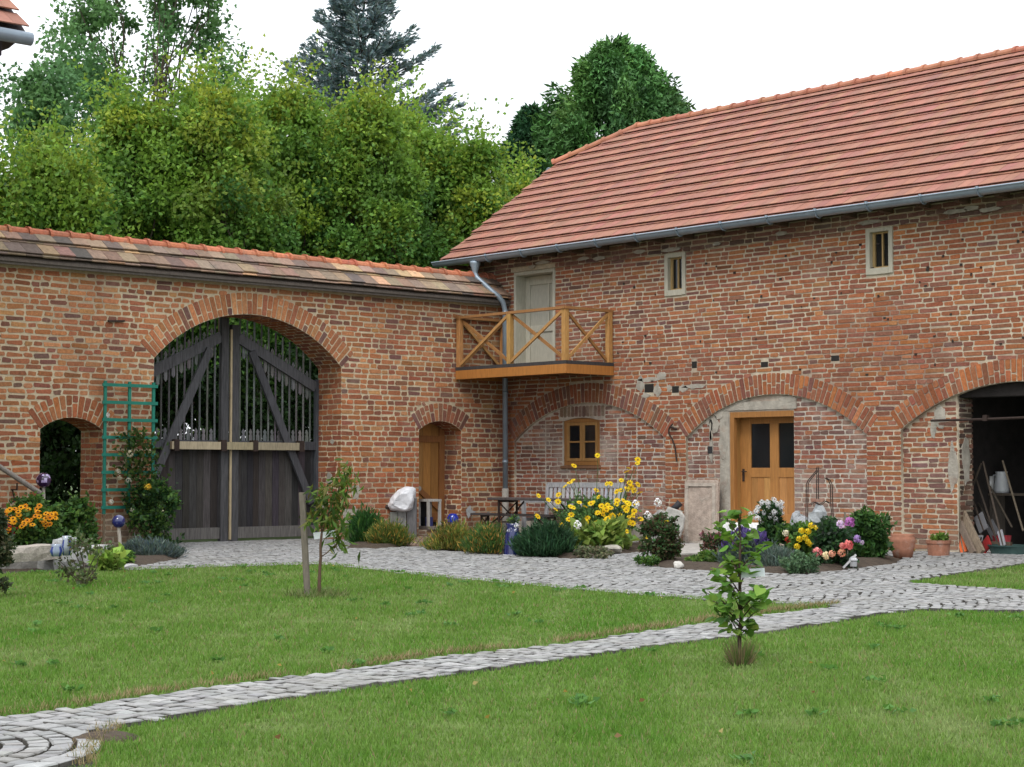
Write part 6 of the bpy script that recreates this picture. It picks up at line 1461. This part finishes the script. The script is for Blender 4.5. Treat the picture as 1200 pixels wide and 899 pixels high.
mb.build('raised_rim', M['stone'], o)
lean_slab('pale_slab', 'smaller pale grey broken slab leaning left of the reddish slab', [(786, 636), (779, 600), (782, 594), (797, 599), (801, 606), (799, 620), (794, 634)], -.9, .06, (.42, .41, .38))
lean_slab('pale_slab', 'broken grey slab at the back, half hidden by the rose bush', [(762, 634), (764, 604), (772, 597), (781, 600), (782, 634)], -.7, .06, (.36, .35, .33))
b = onY(792, 596, -.55); mb = MB(); mb.tube([at_b(786, 597, b), at_b(792, 594, b), at_b(797, 589, b)], [.03, .06, .07], 8, (.035, .035, .04)); one('garden_clog', mb, M['plain'], b, 'dark clog perched on top of the pale broken slab', 'shoe', smooth=True)
pv2 = [G(*q) for q in ((786, 652), (795, 641), (838, 638), (836, 651))]
mb = MB(); mb.prism([(p.x, p.y, -.02) for p in pv2], (0, 0, .07), (.36, .34, .31)); tag(mb.build('paving_slab', M['stone'], bevel=.01), kind='structure')
# iron plant support
b = Vector((9.1, -1.2, 0)); b = G(961, 656); b2 = b.copy(); mb = MB(); pt = lambda x, y: at_b(x, y, b)
for dd in (0, .16):
    o = TOCAM * dd
    mb.tube([pt(945, 655) + o, pt(944.5, 600) + o, pt(945, 568) + o, pt(947, 563) + o, pt(952, 557) + o, pt(957, 551) + o, pt(957.5, 547) + o], .008, 6); mb.tube([pt(975, 655) + o, pt(974, 600) + o, pt(973, 568) + o, pt(971, 563) + o, pt(966, 560) + o], .008, 6); mb.tube([pt(957, 551) + o, pt(957, 585) + o], .008, 5)
    mb.tube([pt(948, 592) + o, pt(953, 588) + o, pt(960, 592) + o, pt(966, 587) + o, pt(972, 590) + o], .007, 5)
one('plant_support', mb, M['iron'], b, 'rusty wrought iron arched plant support against the brick wall', 'plant support')
b = G(1000, 668); mb = MB(); mb.tube([b, b + Vector((0, 0, .14))], .012, 6, (.2, .2, .21)); mb.lathe([(0, .13), (.06, .13), (.065, .15), (.03, .19), (0, .2)], b, 12, (.55, .56, .58)); mb.lathe([(0, .04), (.05, .05), (.055, .12), (0, .12)], b, 12, (.35, .36, .37)); mb.bar(b + Vector((-.1, -.1, .03)), b + Vector((.05, .0, .22)), .03, .03, (0, 0, 1), (.6, .6, .6)); one('solar_lamp', mb, M['gloss'], b, 'small silvery solar lamp fallen at the bed edge', 'garden lamp')
b = G(994, 664); mb = MB(); mb.tube([b, at_b(990, 600, b)], .014, 6, (.18, .15, .12)); one('plant_cane', mb, M['plain'], b, 'thin grey cane standing among the dahlias', 'cane')
# terracotta pots
b = G(1058, 654); s = ppm(b); r = 15 / s; h = 28 / s; mb = MB(); mb.lathe([(0, 0), (r * .72, 0), (r * .86, h * .35), (r, h * .7), (r * .97, h * .84), (r * .86, h * .92), (r * .92, h), (r * .78, h), (r * .7, h * .8), (0, h * .75)], b, 26); one('terracotta_jar', mb, M['terracotta'], b, 'large rounded terracotta jar beside the dark leafy bush', 'pot', smooth=True)
b = G(1100, 652); s = ppm(b); r = 14.5 / s; h = 19 / s; mb = MB(); mb.lathe([(0, 0), (r * .84, 0), (r * .93, h * .78), (r * 1.0, h * .8), (r * 1.02, h), (r * .86, h), (r * .8, h * .86), (0, h * .84)], b, 26); one('terracotta_pot', mb, M['terracotta'], b, 'shallow terracotta pot with green sprouts at the pier', 'pot', smooth=False)
plant('pot_sprouts', 'small green sprouts growing in the shallow terracotta pot', 'plant', 1100, 652, 644, 13, [(0.10, .17, .03), (.07, .13, .025)], 'broad', 320, .07, stems=0, base=Vector((b.x, b.y, h * .84)))
plant('weeds', 'little weed at the wall foot left of the storage arch', 'plant', 1066, 656, 643, 5, YGR, 'broad', 70, .06, stems=2)

# ------------------------------------------------------------------ tools leaning in the open arch
gT = 'tools leaning in the storage arch'
def pole(name, lab, top, bot, Yt, Yb, r, col, cat='tool', head=None, group=gT):
    a, b_ = onY(top[0], top[1], Yt), onY(bot[0], bot[1], Yb); b_.z = max(b_.z, .02)
    t = thing(name, lab, cat, b_, group); mb = MB(); mb.tube([b_, a], r, 7, col); mb.build('handle', M['grey_wood'], t)
    if head:
        mb = MB(); head(mb, a, b_); mb.build('head', M['plain'], t)
    return t
HN = (.20, .155, .11)
def h_orange(mb, a, b): d = (a - b).normalized(); mb.bar(b - d * .0, b + d * .42, .13, .03, (0, 1, 0), (.62, .12, .03)); mb.bar(b + d * .38, b + d * .5, .07, .05, (0, 1, 0), (.55, .1, .03))
pole('dust_scoop', 'wooden handled tool with an orange foot, leftmost in the arch', (1108, 552), (1130, 651), .45, .05, .022, HN, head=h_orange)
a, b_ = onY(1125, 597, .30), onY(1150, 652, -.12); b_.z = .01; mb = MB(); mb.bar(b_, a, .17, .06, (0, 1, .2), (.22, .17, .12)); mb.bar(b_ + Vector((-.12, -.045, 0)), a + Vector((-.07, -.045, -.06)), .12, .05, (0, 1, .2), (.17, .13, .1)); one('plank', mb, M['grey_wood'], b_, 'short thick brown plank leaning in front of the tool handles', 'plank', gT)
def h_rake(mb, a, b):
    mb.bar(b + Vector((-.2, 0, 0)), b + Vector((.2, 0, 0)), .03, .03, (0, 0, 1), (.3, .3, .31))
    for k in range(9): mb.bar(b + Vector((-.2 + k * .05, 0, 0)), b + Vector((-.2 + k * .05, -.04, -.09)), .01, .01, (0, 1, 0), (.3, .3, .31))
def h_spade(mb, a, b): d = (a - b).normalized(); mb.bar(b, b + d * .34, .2, .015, (0, 1, 0), (.16, .16, .17))
def h_red(mb, a, b): d = (a - b).normalized(); mb.bar(b, b + d * .30, .30, .03, (0, 1, 0), (.28, .02, .02))
def h_silver(mb, a, b): d = (a - b).normalized(); mb.bar(b, b + d * .3, .10, .02, (0, 1, 0), (.28, .28, .3))
def h_broom(mb, a, b): mb.bar(b + Vector((-.25, 0, .03)), b + Vector((.25, 0, .03)), .07, .09, (0, 0, 1), (.10, .07, .05))
for (tp, bt, yt, yb, col, hd, lab) in (
        ((1121, 548), (1140, 628), .75, .45, (.24, .22, .20), h_rake, 'pale handled rake leaning beside the plank'),
        ((1128, 552), (1153, 622), 1.0, .6, (.12, .09, .07), h_spade, 'dark handled spade third from the left in the arch'),
        ((1137, 540), (1170, 640), 1.1, .5, (.13, .10, .08), h_broom, 'broom with a long dark handle among the tools'),
        ((1152, 541), (1176, 640), .9, .4, (.17, .13, .10), h_silver, 'tool with a bright silvery blade among the handles'),
        ((1150, 543), (1130, 596), 1.0, .9, (.20, .16, .12), None, 'thin stick crossing the other handles'),
        ((1160, 570), (1186, 618), 1.2, .8, (.15, .12, .09), None, 'short pole standing right of the silvery blade'),
        ((1175, 540), (1199, 622), .9, .5, (.25, .20, .14), None, 'light brown pole at the right edge of the photo'),
        ((1144, 585), (1167, 628), 1.2, .8, (.12, .1, .08), h_spade, 'short dark spade low among the tools'),
        ((1140, 600), (1156, 646), 1.1, .22, (.10, .08, .07), h_red, 'shovel with a red blade on the floor')):
    pole('leaning_tool', lab, tp, bt, yt, yb, .018, tuple(c * .4 for c in col), head=hd)
b = onY(1183, 652, .35); b.z = .006; mb = MB(); mb.lathe([(0, 0), (.30, 0), (.34, .13), (.36, .13), (.36, .15), (.32, .15), (.28, .03), (0, .03)], b, 20, (.025, .055, .05)); one('plastic_tray', mb, M['plain'], b, 'low dark green round tray on the storage floor', 'tray')
b = onY(1174, 640, .9); b.z = .006; mb = MB(); mb.lathe([(0, 0), (.12, 0), (.16, .26), (.165, .28), (.14, .28), (0, .24)], b, 14, (.30, .03, .04)); one('red_bucket', mb, M['plain'], b, 'small dull red bucket behind the tray', 'bucket')
# shelf board on the back wall carries the enamel ware
q = onY(1172, 570, 1.6); mb = MB(); mb.box(11.26, 14.5, 1.45, 1.95, q.z - .16, q.z - .12, (.08, .065, .05)); mb.box(11.26, 11.32, 1.5, 1.9, 0.006, q.z - .16, (.07, .06, .05)); mb.box(13.8, 13.86, 1.5, 1.9, 0.006, q.z - .16, (.07, .06, .05)); one('workbench', mb, M['grey_wood'], Vector((12.5, 1.7, 0)), 'dark wooden shelf bench deep inside the storage arch', 'shelf')
b = Vector((q.x, 1.65, q.z - .118)); t = thing('enamel_jug', 'white enamel jug standing in the dark storage arch', 'jug', b); mb = MB(); mb.lathe([(0, 0), (.13, 0), (.135, .05), (.10, .34), (.115, .38), (.09, .37), (0, .3)], b, 16, (.62, .64, .66)); mb.build('jug_body', M['gloss'], t, smooth=True); mb = MB(); mb.tube([b + Vector((-.1, 0, .33)), b + Vector((-.2, 0, .30)), b + Vector((-.2, 0, .14)), b + Vector((-.12, 0, .08))], .015, 6, (.6, .62, .64)); mb.build('jug_handle', M['gloss'], t)
q = onY(1160, 557, 1.6); b = Vector((q.x, 1.6, b.z)); mb = MB(); mb.lathe([(0, 0), (.075, 0), (.085, .30), (.06, .30), (0, .27)], b, 12, (.5, .5, .49)); one('enamel_mug', mb, M['gloss'], b, 'small pale enamel mug left of the jug', 'mug', smooth=True)
